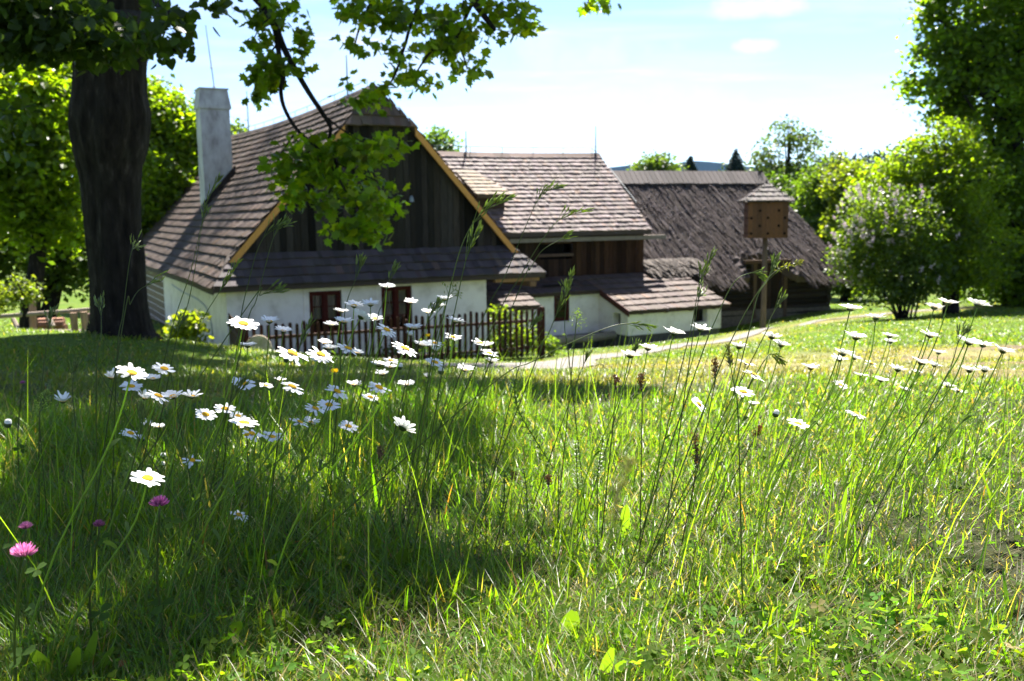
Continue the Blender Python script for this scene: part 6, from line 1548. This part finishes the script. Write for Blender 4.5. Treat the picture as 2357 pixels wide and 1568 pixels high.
leafy('tall bent blade tuft standing out in the right sunny grass', [(1935, 1215, 1948, 1125, 12, 1.6), (1930, 1215, 1925, 1160, 8, 1.6), (1945, 1220, 1975, 1170, 7, 1.6)], 'grass_tuft', 'grass tuft')
def trefoil(x, y, s, Y, o):
    r_ = np.random.default_rng(int(x+y)); p = W(x, y, Y); g = ground(p[0], p[1]); p[2] = max(p[2], g+.015); V0, F0 = CLO; nv = nrm(np.array([r_.normal(0, .2), -.5, 1])); t1 = nrm(np.cross(nv, [1, 0, .1])); b1_ = np.cross(nv, t1); a0 = r_.uniform(0, 6); mb = MB()
    for j in range(3):
        a = a0+j*2.09; tt = t1*math.cos(a)+b1_*math.sin(a); bb = np.cross(tt, nv); mb.add(p+s/F*Y*.55*(V0[:, 0:1]*1.15*bb+V0[:, 1:2]*tt+V0[:, 2:3]*nv), [tuple(f) for f in F0], np.array((.065, .12, .022))*r_.uniform(.8, 1.25))
    mb.tube([p, np.array([p[0]+.005, p[1]+.01, g])], .0009, 4, (.07, .1, .03)); mb.build('leaf', M['weed'], o)
g0_ = gpt(2060, 1420, .7, 5); o = empty('clover_patch', g0_, 'patch of round dark green clover leaves at the lower right', 'plant')
for x, y, s in ((1990, 1372, 52), (2050, 1388, 56), (2105, 1378, 46), (2025, 1420, 50), (2075, 1440, 48), (1962, 1408, 44), (2130, 1420, 40), (1950, 1450, 40), (2150, 1460, 38), (2005, 1465, 42), (1925, 1380, 36)): trefoil(x, y, s, g0_[1]*(.98-.0009*(y-1420)), o)
g0_ = gpt(1880, 1530, .7, 5); o = empty('clover_patch', g0_, 'loose clover leaves beside straw at the very bottom right', 'plant')
for x, y, s in ((1870, 1500, 60), (1930, 1520, 56), (1820, 1530, 50), (1900, 1555, 60), (1980, 1545, 50), (1775, 1505, 40)): trefoil(x, y, s, g0_[1]*(.99-.0009*(y-1530)), o)
def bedstraw(pxs, Y, label, seed, wl=.012):
    r_ = np.random.default_rng(seed); P = smooth_line([W(x, y, Y) for x, y in pxs], 18); g = ground(P[0][0], P[0][1]); b0 = np.array([P[0][0], P[0][1], g]); o = empty('bedstraw', b0, label, 'plant', 'bedstraw shoots with whorled leaves')
    if P[0][2] > g: P = np.vstack([b0, P])
    mb = MB(); mb.tube(P, .0011, 5, (.09, .14, .035)); mb.build('stem', M['green'], o)
    mb = MB(); n = max(4, int((P[-1][2]-P[0][2])/.022))
    for i in range(n):
        t = (i+1)/n; k = t*(len(P)-1); j = min(int(k), len(P)-2); p = P[j]+(P[j+1]-P[j])*(k-j); T_ = nrm(P[j+1]-P[j]); a1 = nrm(np.cross(T_, [.2, 1, .1])); b1_ = np.cross(T_, a1)
        for q in range(7):
            a = q*.9+i; d = nrm(a1*math.cos(a)+b1_*math.sin(a)+T_*.55); L = wl*(1.15-.55*t)*r_.uniform(.7, 1.2); leaf_blade(mb, p, p+d*L, .0017, np.array((.10, .16, .03))*r_.uniform(.8, 1.2), (0, 0, .001), 4, 0, nrm(T_+r_.normal(0, .2, 3)))
    mb.build('leaf_whorls', M['blade'], o)
bedstraw([(1285, 1095), (1230, 1010), (1190, 935), (1185, 880)], 1.9, 'tall leaning bedstraw shoot with pale tip before the gravel path', 1, .018)
bedstraw([(1118, 1190), (1116, 1140), (1112, 1075)], 1.75, 'left upright bedstraw shoot of the three in the half lit middle', 2, .016)
bedstraw([(1150, 1200), (1160, 1150), (1162, 1090)], 1.75, 'middle upright bedstraw shoot of the three in the half lit middle', 3, .016)
bedstraw([(1215, 1190), (1212, 1130), (1206, 1085)], 1.75, 'right upright bedstraw shoot of the three in the half lit middle', 4, .016)
bedstraw([(1330, 1130), (1328, 1080), (1325, 1020)], 1.85, 'pale bedstraw shoot right of the three, near sunny grass', 5, .015)
bedstraw([(1375, 1100), (1380, 1060), (1388, 1010)], 1.9, 'small bedstraw shoot furthest right, tilted to the right', 6, .014)
def yellow(x, y, s, Y, label):
    hd = W(x, y, Y); b0 = stem_to_ground(hd, .05); o = empty('buttercup', b0, label, 'flower', 'small yellow flowers'); mb = MB(); k = s/F*Y/2
    for j in range(5):
        a = j*1.257; d = np.array([math.cos(a), math.sin(a), .8]); leaf_blade(mb, hd, hd+nrm(d)*k*1.3, k*.55, (.72, .48, .01), (0, 0, 0), 5)
    mb.build('petals', M['petal'], o); mb = MB(); mb.tube([b0, (b0+hd)/2+np.array([.006, 0, 0]), hd], .0012, 5, (.07, .1, .03)); mb.build('stem', M['green'], o)
yellow(770, 856, 16, 2.8, 'small yellow flower in the dark lawn under the left window')
yellow(984, 774, 12, 3.0, 'small yellow flower before the pickets right of the right window')
yellow(568, 1003, 12, 1.9, 'small yellow flower peeping beside the overlapping trio')
# ---------------------------------------------------------------- camera, sun, sky
cam = bpy.data.cameras.new('camera'); co = link(bpy.data.objects.new('camera', cam))
r0, u0, f0 = np.array([1, 0, 0]), np.array([0, sp, cp]), np.array([0, cp, -sp])
rc, uc = cr*r0-sr*u0, sr*r0+cr*u0
mw = Matrix.Identity(4)
for i in range(3): mw[i][0], mw[i][1], mw[i][2] = rc[i], uc[i], -f0[i]
co.matrix_world = mw
cam.sensor_width = 36; cam.lens = F/2357*36; cam.clip_end = 12000; cam.clip_start = .05
cam.dof.use_dof = True; cam.dof.focus_distance = 1.6; cam.dof.aperture_fstop = 8.5
sc.camera = co
sun = bpy.data.lights.new('sun', 'SUN'); sun.energy = 5.0; sun.angle = R(.53); sun.color = (1, .95, .86)
so = link(bpy.data.objects.new('sun', sun)); so.rotation_euler = Vector(SUN).to_track_quat('Z', 'Y').to_euler()
w = bpy.data.worlds.new('World'); sc.world = w; w.use_nodes = True
nt = w.node_tree; bg = nt.nodes['Background']; bg.inputs['Strength'].default_value = SKY
sky = nt.nodes.new('ShaderNodeTexSky'); sky.sky_type = 'NISHITA'; sky.sun_disc = False
sky.sun_elevation = SUN_EL; sky.sun_rotation = SUN_AZ; sky.altitude = 300; sky.air_density = .65; sky.dust_density = .3; sky.ozone_density = 3.0
# thin white clouds: a layer of noise on the sky directions
tc = nt.nodes.new('ShaderNodeTexCoord'); sx_ = nt.nodes.new('ShaderNodeSeparateXYZ'); nt.links.new(tc.outputs['Generated'], sx_.inputs[0])
dv = N(nt, 'ShaderNodeMath', operation='MAXIMUM'); nt.links.new(sx_.outputs['Z'], dv.inputs[0]); dv.inputs[1].default_value = .04
px_, py_ = N(nt, 'ShaderNodeMath', operation='DIVIDE'), N(nt, 'ShaderNodeMath', operation='DIVIDE')
for d_, o_ in ((px_, 'X'), (py_, 'Y')): nt.links.new(sx_.outputs[o_], d_.inputs[0]); nt.links.new(dv.outputs[0], d_.inputs[1])
cb = nt.nodes.new('ShaderNodeCombineXYZ'); nt.links.new(px_.outputs[0], cb.inputs[0]); nt.links.new(py_.outputs[0], cb.inputs[1])
mp = nt.nodes.new('ShaderNodeMapping'); mp.inputs['Scale'].default_value = (.55, .8, 1); mp.inputs['Location'].default_value = CLOUD_LOC; nt.links.new(cb.outputs[0], mp.inputs['Vector'])
nz = N(nt, 'ShaderNodeTexNoise', Scale=1.0, Detail=9, Roughness=.62, Distortion=.3); nt.links.new(mp.outputs[0], nz.inputs['Vector'])
cf = ramp(nt, nz.outputs['Fac'], [(.46, (0, 0, 0)), (.60, (.3, .3, .3)), (.70, (1, 1, 1))])
white = N(nt, 'ShaderNodeRGB'); white.outputs[0].default_value = (CLOUD, CLOUD, CLOUD*1.02, 1)
gd = nt.nodes.new('ShaderNodeVectorMath'); gd.operation = 'NORMALIZE'; nt.links.new(tc.outputs['Generated'], gd.inputs[0])
n2_ = N(nt, 'ShaderNodeTexNoise', Scale=22.0, Detail=6, Roughness=.6); nt.links.new(gd.outputs[0], n2_.inputs['Vector'])
def math_(op, a, b_=None):
    m_ = N(nt, 'ShaderNodeMath', operation=op)
    for s_, x in zip(m_.inputs, (a, b_)):
        if x is None: continue
        if isinstance(x, (int, float)): s_.default_value = x
        else: nt.links.new(x, s_)
    return m_.outputs[0]
tot = cf
for xd, yd, sa, sb, amt in ((1738, 104, .026, .009, .9), (1740, 18, .055, .012, .8), (1690, 8, .03, .008, .6), (1290, 120, .11, .03, .35), (1450, 225, .13, .02, .3), (900, 150, .12, .03, .3)):
    c_ = nrm(ray(xd, yd)); a_ = nrm(np.cross(c_, [0, 0, 1])); e_ = np.cross(a_, c_); ds = []
    for ax_, s_ in ((a_, sa), (e_, sb)):
        v_ = nt.nodes.new('ShaderNodeVectorMath'); v_.operation = 'DOT_PRODUCT'; nt.links.new(gd.outputs[0], v_.inputs[0]); v_.inputs[1].default_value = tuple(ax_); q_ = math_('DIVIDE', v_.outputs['Value'], s_); ds.append(math_('MULTIPLY', q_, q_))
    d2 = math_('ADD', ds[0], ds[1]); k_ = math_('SUBTRACT', math_('ADD', 1.0, math_('MULTIPLY', math_('SUBTRACT', n2_.outputs['Fac'], .5), 3.0)), d2)
    k_ = math_('MULTIPLY', math_('MINIMUM', math_('MAXIMUM', k_, 0.0), 1.0), amt); tot = math_('MAXIMUM', tot, k_)
mx_ = mixc(nt, sky.outputs[0], white.outputs[0], tot); nt.links.new(mx_, bg.inputs['Color'])
sc.view_settings.view_transform = 'Standard'; sc.view_settings.look = 'None'; sc.view_settings.exposure = EXPO; sc.view_settings.gamma = 1
sc.render.engine = 'CYCLES'
cy = sc.cycles; cy.use_denoising = True; cy.max_bounces = 8; cy.diffuse_bounces = 6; cy.glossy_bounces = 2; cy.transmission_bounces = 6; cy.transparent_max_bounces = 8; cy.sample_clamp_indirect = 6
cy.use_adaptive_sampling = True; cy.adaptive_threshold = .015
# thin summer haze: even air that makes the far hills blue
hz0, hz1 = (-3200, -600, -60), (3200, 3400, 260)
hb = MB(); (x0, y0, z0_), (x1, y1, z1_) = hz0, hz1
hb.hexa([(x0, y0, z0_), (x1, y0, z0_), (x1, y1, z0_), (x0, y1, z0_), (x0, y0, z1_), (x1, y0, z1_), (x1, y1, z1_), (x0, y1, z1_)])
m = bpy.data.materials.new('haze air'); m.use_nodes = True; nt = m.node_tree; nt.nodes.remove(nt.nodes['Principled BSDF'])
pv_ = N(nt, 'ShaderNodeVolumePrincipled', Density=HAZE); pv_.inputs['Color'].default_value = (.28, .52, 1, 1); pv_.inputs['Anisotropy'].default_value = .2
nt.links.new(pv_.outputs[0], nt.nodes['Material Output'].inputs['Volume'])
tag(hb.build('haze', m, None), kind='stuff')
